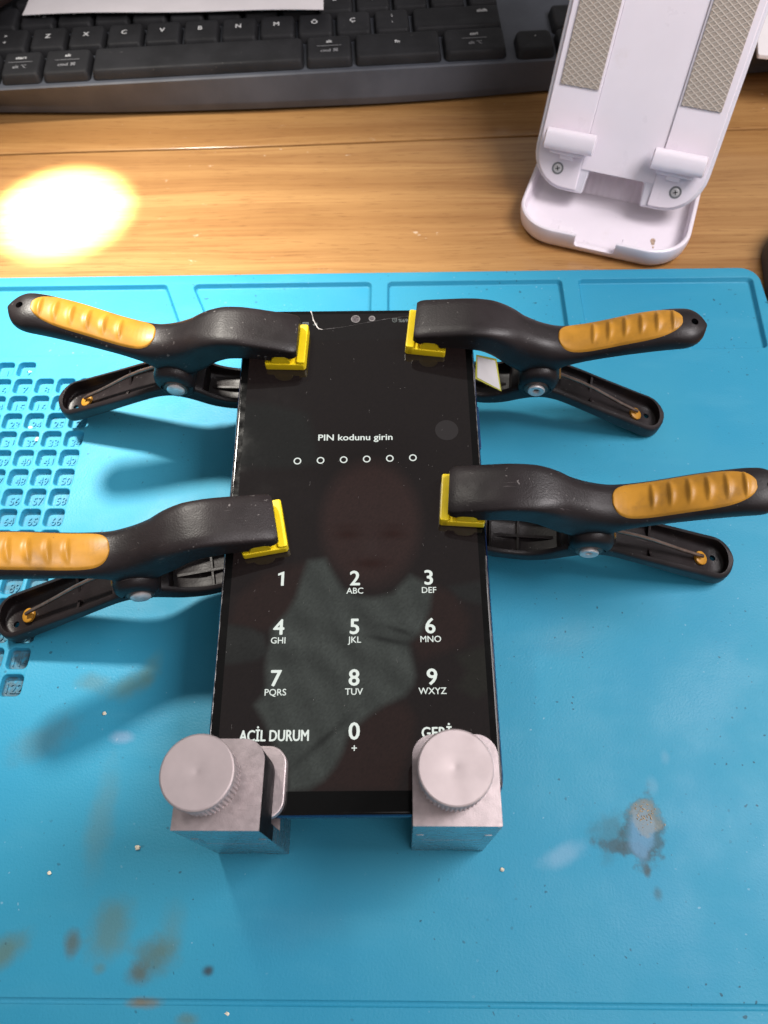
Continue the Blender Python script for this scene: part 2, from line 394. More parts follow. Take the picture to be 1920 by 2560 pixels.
def text(name, body, mat, parent, x, y, z, cap=None, width=None, bold=0.0, extrude=0.0, align='CENTER', rot=0.0, up=None, basis=None):
    """writing as a mesh; (x, y) is the middle of the line, z its underside; cap = height of a capital"""
    cu = bpy.data.curves.new(name, 'FONT'); cu.body = body; cu.size = 1.0; cu.align_x = 'LEFT'; cu.resolution_u = 3
    cu.extrude = 0.01
    to = bpy.data.objects.new(name, cu); COL.objects.link(to)
    dg = bpy.context.evaluated_depsgraph_get()
    me = bpy.data.meshes.new_from_object(to.evaluated_get(dg))
    bpy.data.objects.remove(to, do_unlink=True); bpy.data.curves.remove(cu)
    co = np.empty(len(me.vertices) * 3, np.float32); me.vertices.foreach_get('co', co); co = co.reshape(-1, 3)
    x0, x1 = co[:, 0].min(), co[:, 0].max()
    s = (cap / 0.70) if cap else 1.0
    sx = s if width is None else width / (x1 - x0)
    if cap is None: s = sx
    if align == 'CENTER': px = (co[:, 0] - (x0 + x1) / 2) * sx
    elif align == 'LEFT': px = (co[:, 0] - x0) * sx
    else: px = (co[:, 0] - x1) * sx
    py = (co[:, 1] - 0.35) * s
    pz = np.where(co[:, 2] > 0, max(extrude, 0.02), 0.0)
    if bold > 0:
        nv0 = len(px); bmx = bmesh.new(); bmx.from_mesh(me); bmx.verts.ensure_lookup_table()
        tmp = me.copy()
        for _ in range(4): bmx.from_mesh(tmp)
        bmx.to_mesh(me); bmx.free(); bpy.data.meshes.remove(tmp)
        b_ = bold * s; offs = [(0, 0), (b_, 0), (-b_, 0), (0, b_ * .7), (0, -b_ * .7)]
        px, py, pz = (np.concatenate([q + (o_[k] if k < 2 else 0.0012 * j) for j, o_ in enumerate(offs)]) for k, q in enumerate((px, py, pz)))
    c, sn = math.cos(rot), math.sin(rot)
    P = np.stack([x + px * c - py * sn, y + px * sn + py * c, z + pz], 1)
    if basis is not None:
        B = np.array(basis); P = P @ B[:3, :3].T + B[:3, 3]
    me.vertices.foreach_set('co', (P * MM).astype(np.float32).ravel())
    me.materials.clear(); me.materials.append(mat)
    me.update()
    o = bpy.data.objects.new(name, me); COL.objects.link(o); o.parent = parent
    return o
def frame_mtx(x, y, z, yaw=0.0):
    return Matrix.Translation((x, y, z)) @ Matrix.Rotation(R(yaw), 4, 'Z')

# ------------------------------------------------------------------ wooden desk
DZ = -5.0
bm = bmesh.new()
def plank(y0, y1, tilt):
    t = math.tan(R(tilt)); N = 40
    rows = []
    for k, (dy, z) in enumerate(((0, DZ - 18), (0, DZ - 1.2), (0.35, DZ - 0.35), (1.0, DZ), (None, DZ), (None, DZ - 0.35), (None, DZ - 1.2), (None, DZ - 18))):
        row = []
        for i in range(N + 1):
            x = -700 + 1400 * i / N
            if k < 4: y = y0(x) + dy
            else: y = y1(x) - (1.0, 0.35, 0.0, 0.0)[k - 4]
            row.append(bm.verts.new((x, y, z)))
        rows.append(row)
    for a, b in zip(rows, rows[1:]):
        for i in range(N): bm.faces.new((a[i], a[i + 1], b[i + 1], b[i]))
s1 = lambda x: 244.9 + math.tan(R(1.6)) * x + 0.5 * math.sin(x / 37.0)
plank(lambda x: -420, lambda x: s1(x) - 0.4, 0)
plank(lambda x: s1(x) + 0.4, lambda x: 700, 0)
desk = obj('wooden_desk', bm, M['wood'])
tag(desk, 'varnished golden pine desk top with a long seam between two boards', 'desk', kind='structure')

# ------------------------------------------------------------------ blue silicone mat
CELLY = {1: 99.2, 2: 90.8, 3: 82.4, 4: 74.05, 5: 65.65, 6: 57.2, 7: 48.8, 8: 40.4, 9: 32.1, 10: 23.6, 11: 15.1, 12: 6.6, 13: -1.9, 14: -10.4, 15: -19.0, 16: -27.7}
CELLS = []
for r in range(1, 17):
    if r == 1: row = [(1, 4), (2, 3)]
    elif r == 2: row = [(3 + i, 7 - i) for i in range(8)]
    else: row = [(8 * r - 13 + i, 7 - i) for i in range(8)]
    for num, k in row: CELLS.append((num, -114.1 - 8.45 * k - (0.6 if r == 1 else 0), CELLY[r]))
bm = bmesh.new()
top_edges = []
def recess(poly_fn, prof, r):
    """poly_fn(inset) -> outline; prof (inset, z)"""
    rings = [[(x, y, z) for x, y in poly_fn(i)] for i, z in prof]
    vs = loft(bm, rings, False, True)
    n = len(vs[0])
    for i in range(n):
        e = bm.edges.get((vs[0][i], vs[0][(i + 1) % n])); top_edges.append(e)
def round_poly(pts, r, seg=5):
    out = []; n = len(pts)
    for i in range(n):
        p = Vector(pts[i]); a = (Vector(pts[i - 1]) - p); b = (Vector(pts[(i + 1) % n]) - p)
        an = a.normalized(); bn = b.normalized(); ang = an.angle(bn); d = r / math.tan(ang / 2)
        c = p + (an + bn).normalized() * (r / math.sin(ang / 2))
        q0 = p + an * d; q1 = p + bn * d
        a0 = math.atan2(*(q0 - c).yx); a1 = math.atan2(*(q1 - c).yx)
        da = (a1 - a0 + math.pi) % (2 * math.pi) - math.pi
        for k in range(seg + 1):
            t = a0 + da * k / seg; out.append((c.x + r * math.cos(t), c.y + r * math.sin(t)))
    return out
def inset_poly(pts, d):
    out = []; n = len(pts)
    for i in range(n):
        p = Vector(pts[i]); a = (p - Vector(pts[i - 1])).normalized(); b = (Vector(pts[(i + 1) % n]) - p).normalized()
        na = Vector((-a.y, a.x)); nb = Vector((-b.y, b.x)); m = (na + nb)
        out.append(tuple(p + m * (d / (1 + na.dot(nb)))))
    return out
def poly_recess(pts, depth, r=2.0, wall=0.9):
    f = lambda i: round_poly(inset_poly(pts, i), max(0.3, r - i))
    recess(f, [(-0.35, 0), (-0.1, -0.1), (0.12, -0.4), (wall - 0.3, -depth + 0.4), (wall, -depth + 0.05), (wall + 0.5, -depth)], r)
# mat outline: rounded rectangle with a soft rim
X0, X1, Y0, Y1 = -236.0, 156.6, -150.0, 150.2
ow, oh, ocx, ocy = X1 - X0, Y1 - Y0, (X0 + X1) / 2, (Y0 + Y1) / 2
vs = stack(bm, ow, oh, 8.0, [(0.5, DZ + 0.03), (0, DZ + 0.5), (0, -1.3), (0.12, -0.7), (0.45, -0.22), (1.2, 0)], ocx, ocy, 8, True, False)
n = len(vs[-1])
for i in range(n): top_edges.append(bm.edges.get((vs[-1][i], vs[-1][(i + 1) % n])))
for num, x, y in CELLS:
    recess(lambda i, x=x, y=y: ring(7.05 - 2 * i, 7.05 - 2 * i, 1.6 - i * 0.6, 4, x, y),
           [(-0.3, 0), (-0.08, -0.08), (0.1, -0.35), (0.35, -2.1), (0.6, -2.5), (1.0, -2.6)], 1.5)
poly_recess([(-228, 106), (-75.5, 106), (-91, 144.4), (-228, 144.4)], 2.2)
poly_recess([(-63.5, 106), (-4.4, 106), (-4.4, 144.4), (-80.3, 144.4)], 2.2)
poly_recess([(2.2, 106), (74.7, 106), (74.7, 144.4), (2.2, 144.4)], 2.2)
poly_recess([(81.4, 106), (150.6, 106), (153.2, 144.2), (81.4, 144.4)], 2.2)
poly_recess([(-228, -110.9), (150, -110.7), (150, -109.5), (-228, -109.7)], 0.5, 0.5, 0.25)
top_edges = [e for e in top_edges if e is not None]
bmesh.ops.triangle_fill(bm, use_beauty=True, use_dissolve=False, edges=top_edges)
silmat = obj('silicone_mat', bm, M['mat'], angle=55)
tag(silmat, 'blue silicone repair mat with numbered cells, stained and dusty, under the phone', 'work mat')
for num, x, y in CELLS:
    vis = x > -152 + (99 - y) * 0.30 - 4
    if vis:
        s = str(num)
        text('raised_number', s, M['mat'], silmat, x + 0.1, y - 0.35, -2.62, cap=3.1, width=(1.7 * len(s) if len(s) > 1 else None), extrude=0.45)

# ------------------------------------------------------------------ phone
PHM = Matrix.Translation((-5.533647, 8.629086, 36.383423)) @ (Matrix.Rotation(0.0127364, 4, 'Z') @ Matrix.Rotation(0.080604, 4, 'X') @ Matrix.Rotation(0.0169662, 4, 'Y'))
PW, PL, PT = 75.6, 157.4, 8.4
phone = empty('smartphone', PHM)
tag(phone, 'dark blue smartphone with cracked screen showing a PIN entry keypad, gripped by clamps', 'phone')
bm = bmesh.new()
stack(bm, PW, PL, 9.5, [(3.2, -PT), (1.4, -PT + 0.5), (0.35, -PT + 1.8), (0, -PT + 3.4), (0, -2.2), (0.25, -1.0), (0.7, -0.45)], seg=10)
obj('frame', bm, M['navy_frame'], phone)
bm = bmesh.new()
stack(bm, PW - 1.2, PL - 1.2, 9.0, [(0, -0.9), (0, -0.28), (0.22, -0.1), (0.8, -0.05)], seg=10)
glass = obj('glass_bezel', bm, M['bezel'], phone)
# the lit display: a fine sheet carrying its dim picture
poly_shirt = [(560,45),(650,35),(690,110),(740,190),(820,232),(900,238),(1000,215),(1060,150),(1090,120),(1180,165),(1200,210),(1190,300),(1140,420),(1085,470),(1095,540),(1115,640),(1105,690),(1060,745),(960,790),(880,840),(820,890),(760,960),(740,1030),(700,1110),(640,1180),(560,1230),(460,1240),(455,1100),(385,990),(330,870),(285,795),(330,740),(345,690),(340,600),(345,520),(370,470),(370,400),(455,310),(500,230),(530,130)]
poly_left = [(60,375),(150,375),(260,395),(330,430),(350,520),(300,560),(200,575),(60,590)]
poly_right = [(1330,540),(1480,480),(1700,470),(1700,700),(1500,720),(1430,760),(1330,700),(1380,620)]
poly_hand = [(1290,180),(1450,150),(1700,170),(1700,290),(1450,270),(1340,240)]
poly_grey = [(-200,620),(330,640),(540,700),(590,870),(600,990),(420,1020),(-200,1010)]
Rc = np.array(cam_rot(0.515869, 0.0497105, -0.0491629)); Cc = np.array([8.0, -96.6, 229.594])
PH3 = np.array(PHM.to_3x3()); PHT = np.array(PHM.translation)
def on_phone(u, v, h=0.0):
    """photo pixel -> point of the phone's own plane (used to read off the wallpaper's outlines)"""
    d = PH3.T @ (Rc @ np.array([(u - 960) / 1901.96, -(v - 1280) / 1901.96, -1.0])); c = PH3.T @ (Cc - PHT)
    q = c + d * (h - c[2]) / d[2]
    return float(q[0]), float(q[1])
zA = lambda p: on_phone(500 + .4822 * p[0], 1380 + .4822 * p[1])
zB = lambda p: on_phone(540 + .42194 * p[0], 740 + .42194 * p[1])
def inside_soft(poly, X, Y, soft):
    P = np.array(poly); ins = np.zeros(X.shape, bool); dist = np.full(X.shape, 1e9)
    for i in range(len(P)):
        a, b = P[i - 1], P[i]
        cond = ((a[1] > Y) != (b[1] > Y)) & (X < (b[0] - a[0]) * (Y - a[1]) / (b[1] - a[1] + 1e-12) + a[0])
        ins ^= cond
        ab = b - a; t = np.clip(((X - a[0]) * ab[0] + (Y - a[1]) * ab[1]) / (ab @ ab), 0, 1)
        dist = np.minimum(dist, np.hypot(X - a[0] - t * ab[0], Y - a[1] - t * ab[1]))
    sd = np.where(ins, dist, -dist)
    return np.clip(sd / soft + 0.5, 0, 1)
DX0, DX1, DY0, DY1 = -34.8, 34.9, -72.6, 76.6
nx, ny = 175, 373
gx = np.linspace(DX0, DX1, nx); gy = np.linspace(DY0, DY1, ny); GX, GY = np.meshgrid(gx, gy)
def blobs(cx, cy, rx, ry): return np.exp(-(((GX - cx) / rx) ** 2 + ((GY - cy) / ry) ** 2))
pic = np.zeros(GX.shape + (3,)) + np.array([0.0085, 0.0052, 0.0050])
fc = np.clip((1.12 - np.hypot((GX - 4.2) / 14.5, (GY - 1.0) / 20.0)) / 0.30, 0, 1)[..., None]
pic += fc * np.array([0.0165, 0.0068, 0.0055]) - blobs(3, 22, 17, 9)[..., None] * np.array([0.0035, 0.0030, 0.0030])
for (cx, cy, rx, ry, k) in ((-2.3, -3.0, 3.6, 1.5, -.0085), (10.6, -3.0, 3.6, 1.5, -.0085), (4.2, -12.0, 4.6, 1.5, -.0085), (4.2, -7.0, 2.4, 2.4, .0026), (-2.3, -0.4, 4.2, 0.9, -.0035), (10.6, -0.4, 4.2, 0.9, -.0035)):
    pic += blobs(cx, cy, rx, ry)[..., None] * k
def lay(poly, col, soft, tex=0.0):
    global pic
    f = inside_soft(poly, GX, GY, soft)[..., None]
    c = np.array(col)[None, None, :] * (1 + tex)
    pic = pic * (1 - f) + c * f
lay([zB(p) for p in poly_grey], (0.0098, 0.0098, 0.0090), 3.0)
folds = 0.20 * np.sin(GY * 0.55 + 0.20 * GX + 2.2 * np.sin(GX * 0.12)) * np.exp(-((GY + 36) / 12) ** 2) + 0.10 * np.sin(GX * 0.7 + GY * 0.35)
folds -= 0.6 * np.exp(-((GY + 34.5 + 0.22 * (GX - 10)) / 0.8) ** 2) * np.exp(-((GX - 9) / 6) ** 2)
folds -= 0.5 * np.exp(-((GY + 31.5 + 0.30 * (GX - 12)) / 0.7) ** 2) * np.exp(-((GX - 12) / 4) ** 2)
folds -= 0.55 * np.exp(-((GY + 62 - 0.85 * (GX + 10)) / 1.2) ** 2) * np.exp(-((GX + 8) / 7) ** 2)
poly_legs = [(880, 840), (960, 790), (1060, 780), (1115, 850), (1100, 1000), (1010, 1238), (600, 1238), (700, 1110), (740, 1030), (820, 890)]
poly_arm_l = [(470, 320), (370, 410), (150, 380), (190, 240), (330, 110), (560, 50)]
poly_arm_r = [(1180, 165), (1330, 220), (1400, 360), (1370, 480), (1150, 560), (1095, 480), (1190, 300)]
for pl in (poly_legs, poly_arm_l, poly_arm_r): lay([zA(p) for p in pl], (0.0165, 0.0078, 0.0066), 3.0)
lay([zA(p) for p in poly_shirt], (0.0385, 0.0435, 0.0395), 2.1, folds[..., None])
lay([zA(p) for p in poly_left], (0.0150, 0.0155, 0.0145), 1.6, 0.5 * folds[..., None])
lay([zA(p) for p in poly_right], (0.0120, 0.0110, 0.0085), 2.2)
lay([zA(p) for p in poly_hand], (0.012, 0.012, 0.0115), 2.0)
pic[GY > 66.1] = pic[GY > 66.1] * 0.5 + np.array([0.0050, 0.0044, 0.0044])
pic *= (1 + 0.10 * rng.standard_normal(GX.shape))[..., None]
pic = np.clip(pic, 0.0004, 1)
bm = bmesh.new()
vv = [[bm.verts.new((gx[i], gy[j], 0.0)) for i in range(nx)] for j in range(ny)]
for j in range(ny - 1):
    for i in range(nx - 1): bm.faces.new((vv[j][i], vv[j][i + 1], vv[j + 1][i + 1], vv[j + 1][i]))
screen = obj('screen', bm, M['screen'], phone, smooth=False)
at = screen.data.attributes.new('picture', 'FLOAT_COLOR', 'POINT')
at.data.foreach_set('color', np.concatenate([pic.reshape(-1, 3), np.ones((nx * ny, 1))], 1).astype(np.float32).ravel())
screen['label'] = 'lit black screen with a dim wallpaper of a person in a sleeveless top'
UZ = 0.03
def ui(name, s, x, y, cap, mat='ui_white', bold=0.0, width=None, align='CENTER'):
    return text(name, s, M[mat], screen, x, y, UZ, cap=cap, bold=bold, width=width, align=align)
rowy = (-16.3, -30.25, -44.2, -58.0)
keypad = [('1', ''), ('2', 'ABC'), ('3', 'DEF'), ('4', 'GHI'), ('5', 'JKL'), ('6', 'MNO'), ('7', 'PQRS'), ('8', 'TUV'), ('9', 'WXYZ')]
for i, (d, l) in enumerate(keypad):
    x = (-20.8, -0.15, 20.5)[i % 3]; y = rowy[i // 3]
    if d == '1':
        bm = bmesh.new()
        bm.faces.new([bm.verts.new((x + a, y + b, UZ)) for a, b in ((0.75, -2.1), (0.75, 2.1), (0.55, 2.1), (-0.95, 1.5), (-0.95, 0.85), (-0.05, 1.15), (-0.05, -2.1))])
        obj('keypad_digit', bm, M['ui_white'], screen, smooth=False)
    else: ui('keypad_digit', d, x, y, 4.25, bold=0.022)
    if l: ui('keypad_letters', l, x + (0.0), y - 3.75, 1.72, bold=0.008)
ui('keypad_digit', '0', 0.0, -58.0, 4.25, bold=0.022)
ui('keypad_letters', '+', 0.05, -62.3, 2.0, bold=0.004)
ui('button_text', 'ACİL DURUM', -20.6, -59.0, 2.75, bold=0.022, width=17.8)
ui('button_text', 'GERİ', 17.4, -58.6, 2.75, bold=0.022, align='LEFT', width=7.6)
ui('prompt_text', 'PIN kodunu girin', -0.4, 29.3, 2.1, bold=0.018, width=22.6)
for i in range(6):
    bm = bmesh.new(); x = -17.8 + 6.96 * i; y = 21.2 + 0.15 * i; nn = 32
    lo = [[bm.verts.new((x + rr * math.cos(2 * math.pi * k / nn), y + rr * math.sin(2 * math.pi * k / nn), UZ)) for k in range(nn)] for rr in (1.16, 0.80)]
    for k in range(nn): bm.faces.new((lo[0][k], lo[0][(k + 1) % nn], lo[1][(k + 1) % nn], lo[1][k]))
    obj('pin_dot', bm, M['ui_white'], screen, smooth=False)
bm = bmesh.new(); lathe(bm, [(3.55, 0.008), (3.5, 0.012)], 48, Matrix.Translation((27.6, 31.5, 0)))
obj('floating_button', bm, M['ui_faint'], screen)
ui('battery_text', '%69', 15.0, 73.65, 1.4, 'ui_dim', bold=0.006, width=3.1)
bm = bmesh.new(); nn = 24
lo = [[bm.verts.new((12.2 + rr * math.cos(2 * math.pi * k / nn), 73.75 + rr * math.sin(2 * math.pi * k / nn), UZ)) for k in range(nn)] for rr in (0.78, 0.60)]
for k in range(nn): bm.faces.new((lo[0][k], lo[0][(k + 1) % nn], lo[1][(k + 1) % nn], lo[1][k]))
for (ax, ay, bx, by, w) in ((12.2, 73.75, 12.2, 74.25, .14), (12.2, 73.75, 12.55, 73.6, .14), (11.35, 74.35, 11.75, 74.7, .2), (12.65, 74.7, 13.05, 74.35, .2)):
    d = Vector((bx - ax, by - ay)).normalized() * w / 2; px, py = -d.y, d.x
    bm.faces.new([bm.verts.new(q) for q in ((ax + px, ay + py, UZ), (ax - px, ay - py, UZ), (bx - px, by - py, UZ), (bx + px, by + py, UZ))])
obj('alarm_icon', bm, M['ui_dim'], screen, smooth=False)
bm = bmesh.new(); slab(bm, 2.1, 1.25, 0.25, 0.005, 0.02, 0.004, -17.2, 72.75, 3)
hd = obj('network_icon', bm, M['ui_dim'], screen)
text('icon_text', 'HD+', M['bezel'], screen, -17.2, 72.75, 0.022, cap=0.75, width=1.7, bold=0.01)
for k in range(3):
    bm = bmesh.new(); slab(bm, 0.28, 0.4 + 0.3 * k, 0.05, 0.005, 0.02, 0.004, -14.6 + 0.55 * k, 72.3 + 0.15 * k, 2)
    obj('signal_bar', bm, M['ui_dim'], screen)
ui('status_text', 'n', -19.0, 72.6, 1.3, 'ui_dim')
# camera and sensor windows under the glass
M['lens_ring'] = plastic('lens_ring', (0.16, 0.15, 0.15), 0.4, 0.5, var=0.4, vscale=1200)
M['lens_in'] = plastic('lens_inner', (0.07, 0.06, 0.065), 0.3, 0.5, var=0.7, vscale=1600)
for (x, y, r, w) in ((-0.7, 74.5, 1.5, 0.22), (4.7, 74.6, 1.1, 0.35)):
    bm = bmesh.new(); lathe(bm, [(r, 0.01), (r, 0.022), (r - w, 0.022), (r - w, 0.01)], 32, Matrix.Translation((x, y, 0)), cap=False)
    lens = obj('front_camera', bm, M['lens_ring'], phone)
    bm = bmesh.new(); lathe(bm, [(r - w, 0.006), (0.001, 0.014)], 24, Matrix.Translation((x, y, 0)))
    obj('lens', bm, M['lens_in'], lens)
# cracked corner of the screen protector
def polyline_strip(bm, pts, wid, z0, jit=0.0):
    fine = []
    for a, b in zip(pts, pts[1:]):
        L = math.hypot(b[0] - a[0], b[1] - a[1]); k = max(1, int(L / 0.7))
        for i in range(k): fine.append((a[0] + (b[0] - a[0]) * i / k + random.uniform(-jit, jit), a[1] + (b[1] - a[1]) * i / k + random.uniform(-jit, jit)))
    fine.append(pts[-1]); prev = None
    for i, p in enumerate(fine):
        q = fine[min(i + 1, len(fine) - 1)]; o_ = fine[max(i - 1, 0)]
        d = Vector((q[0] - o_[0], q[1] - o_[1])).normalized(); w = wid * random.uniform(0.45, 1.3) / 2
        cur = [bm.verts.new((p[0] - d.y * w, p[1] + d.x * w, z0)), bm.verts.new((p[0], p[1], z0 + 0.05)), bm.verts.new((p[0] + d.y * w, p[1] - d.x * w, z0))]
        if prev:
            bm.faces.new((prev[0], prev[1], cur[1], cur[0])); bm.faces.new((prev[1], prev[2], cur[2], cur[1]))
        prev = cur
bm = bmesh.new()
polyline_strip(bm, [(-15.6, 78.0), (-14.9, 75.6), (-14.6, 74.2), (-13.4, 71.6), (-12.8, 70.7), (-11.5, 70.3)], 0.40, 0.02, 0.06)
obj('crack', bm, M['crack'], phone)
M['crack_thin'] = plastic('crack_thin', (0.10, 0.095, 0.095), 0.3)
bm = bmesh.new()
polyline_strip(bm, [(-11.5, 70.3), (-5.0, 71.2), (3.4, 73.1), (11.7, 74.8), (17.2, 75.5)], 0.13, 0.02, 0.03)
polyline_strip(bm, [(-37.0, 52), (-37.0, 20), (-37.05, -20), (-37.0, -70)], 0.2, -0.02, 0.015)
polyline_strip(bm, [(37.0, 60), (37.05, 40), (37.0, 10)], 0.2, -0.02, 0.015)
polyline_strip(bm, [(37.0, -10), (37.05, -40), (37.0, -72)], 0.24, -0.02, 0.02)
obj('chipped_edge', bm, M['crack_thin'], phone)
# dust, hairs and scratches lying on the glass
bm = bmesh.new()
for i in range(120):
    x, y = random.uniform(-35, 35), random.uniform(-72, 72); r = random.choice((0.05, 0.06, 0.08, 0.11))
    lathe(bm, [(r, 0.02), (r * 0.6, 0.05)], 5, Matrix.Translation((x, y, 0)))
for i in range(26):
    x, y = random.uniform(-34, 35), random.uniform(-60, 66); a = random.uniform(0.9, 2.2); L = random.uniform(0.5, 1.8)
    polyline_strip(bm, [(x, y), (x + L * math.cos(a), y + L * math.sin(a))], 0.06, 0.02, 0.05)
dust = obj('screen_dust', bm, plastic('dust', (0.17, 0.16, 0.155), 0.7), phone); dust['kind'] = 'stuff'
# side keys on the right edge
for y0, y1 in ((27, 42), (13, 21)):
    bm = bmesh.new(); box(bm, PW / 2 - 0.3, PW / 2 + 0.55, y0, y1, -5.2, -3.2, 0.35)
    obj('side_button', bm, M['navy_frame'], phone)


# ------------------------------------------------------------------ spring clamps
def smooth_tab(tab, u, sig=1.6):
    uu = np.linspace(u[0] - 8, u[-1] + 8, 900); xs, ys = zip(*tab)
    v = np.interp(uu, xs, ys); k = np.exp(-0.5 * (np.arange(-60, 61) * (uu[1] - uu[0]) / sig) ** 2); k /= k.sum()
    vp = np.pad(v, 60, mode='edge')
    return np.interp(u, uu, np.convolve(vp, k, 'valid'))
TOP = [(2, 9.4), (4, 10.4), (8, 11.4), (14, 12.8), (20, 14.0), (26, 14.0), (32, 12.6), (37, 10.4), (42, 8.4), (47, 7.4), (52, 7.8), (57, 9.6), (62, 12.2), (68, 15.6), (74, 18.4), (80, 20.6), (85, 21.0), (89.5, 20.0)]
BOT = [(2, 5.6), (10, 3.5), (16, 4.6), (24, 4.4), (28, 2.4), (32, -1.6), (36, -5.6), (40, -8.4), (48, -6.5), (51, -1.4), (57, 2.6), (62, 5.0), (68, 7.6), (76, 10.8), (82, 13.0), (86, 14.6), (89.5, 16.2)]
HWU = [(2, 7.5), (30, 7.4), (42, 7.0), (52, 6.6), (60, 6.5), (84, 6.6), (89.5, 6.6)]
LTOP = [(3, -12.2), (10, -13.6), (14, -16.4), (20, -18.6), (28, -19.2), (34, -17.2), (38, -13.4), (44, -11.4), (50, -12.2), (56, -14.6), (62, -17.2), (70, -20.8), (80, -25.0), (88, -28.4), (94, -30.2)]
LBOT = [(3, -17.0), (10, -20.0), (17, -23.4), (28, -25.0), (36, -23.6), (42, -20.2), (48, -18.0), (54, -19.0), (62, -22.4), (70, -26.4), (80, -31.6), (88, -35.4), (94, -36.6)]
HWL = [(3, 7.3), (30, 7.3), (44, 6.8), (52, 6.8), (62, 7.2), (94, 7.5)]
NS = 36
def section(u, hw, zt, zb, n=4.2, crown=0.0):
    zc, hz = (zt + zb) / 2, (zt - zb) / 2; rg = []
    for i in range(NS):
        a = 2 * math.pi * (i + 0.5) / NS; c, s = math.cos(a), math.sin(a)
        y = hw * math.copysign(abs(c) ** (2 / n), c); z = zc + hz * math.copysign(abs(s) ** (2 / n), s)
        if crown and s > 0: z -= crown * (y / hw) ** 2
        rg.append((u, y, z))
    return rg
def tip_taper(u, u1, rad):
    t = (u - (u1 - rad)) / rad
    return 1.0 if t <= 0 else math.sqrt(max(0.0, 1 - min(t, 0.999) ** 2.5))
UT = np.concatenate([[2.0, 2.15, 2.5, 3.2], np.linspace(4.2, 83, 66), 84 + 5.6 * np.sin(np.linspace(0, 1, 14) * math.pi / 2)])
zt_, zb_, hw_ = smooth_tab(TOP, UT), smooth_tab(BOT, UT, 1.1), smooth_tab(HWU, UT)
def arm_rings():
    out = []
    for u, zt, zb, hw in zip(UT, zt_, zb_, hw_):
        k = 1.0
        if u < 4.2: k = 1 - 0.10 * ((4.2 - u) / 2.2) ** 2.5
        tt = tip_taper(u, 89.65, 7.0); f = 0.80 + 0.20 * tt
        zc = (zt + zb) / 2; hz = (zt - zb) / 2 * f * (1 if u > 4.2 else (1 - 0.16 * ((4.2 - u) / 2.2) ** 2))
        jaw = max(0.0, min(1.0, (36 - u) / 10))
        out.append(section(u, hw * tt * k, zc + hz, zc - hz, n=3.4 + 4.2 * jaw, crown=0.9 - 0.3 * jaw))
    return out
def top_at(u, v):
    zt = float(np.interp(u, UT, zt_)); zb = float(np.interp(u, UT, zb_)); hw = float(np.interp(u, UT, hw_))
    jaw = max(0.0, min(1.0, (36 - u) / 10)); n = 3.4 + 4.2 * jaw; q = min(0.999, abs(v) / hw)
    return (zt + zb) / 2 + (zt - zb) / 2 * (1 - q ** n) ** (1 / n) - 0.9 * q * q
def vcyl(bm, u, w, prof, n=40):
    """cylinder across the clamp: prof (radius, v)"""
    lathe(bm, prof, n, Matrix.Translation((u, 0, w)) @ Matrix.Rotation(R(-90), 4, 'X'))
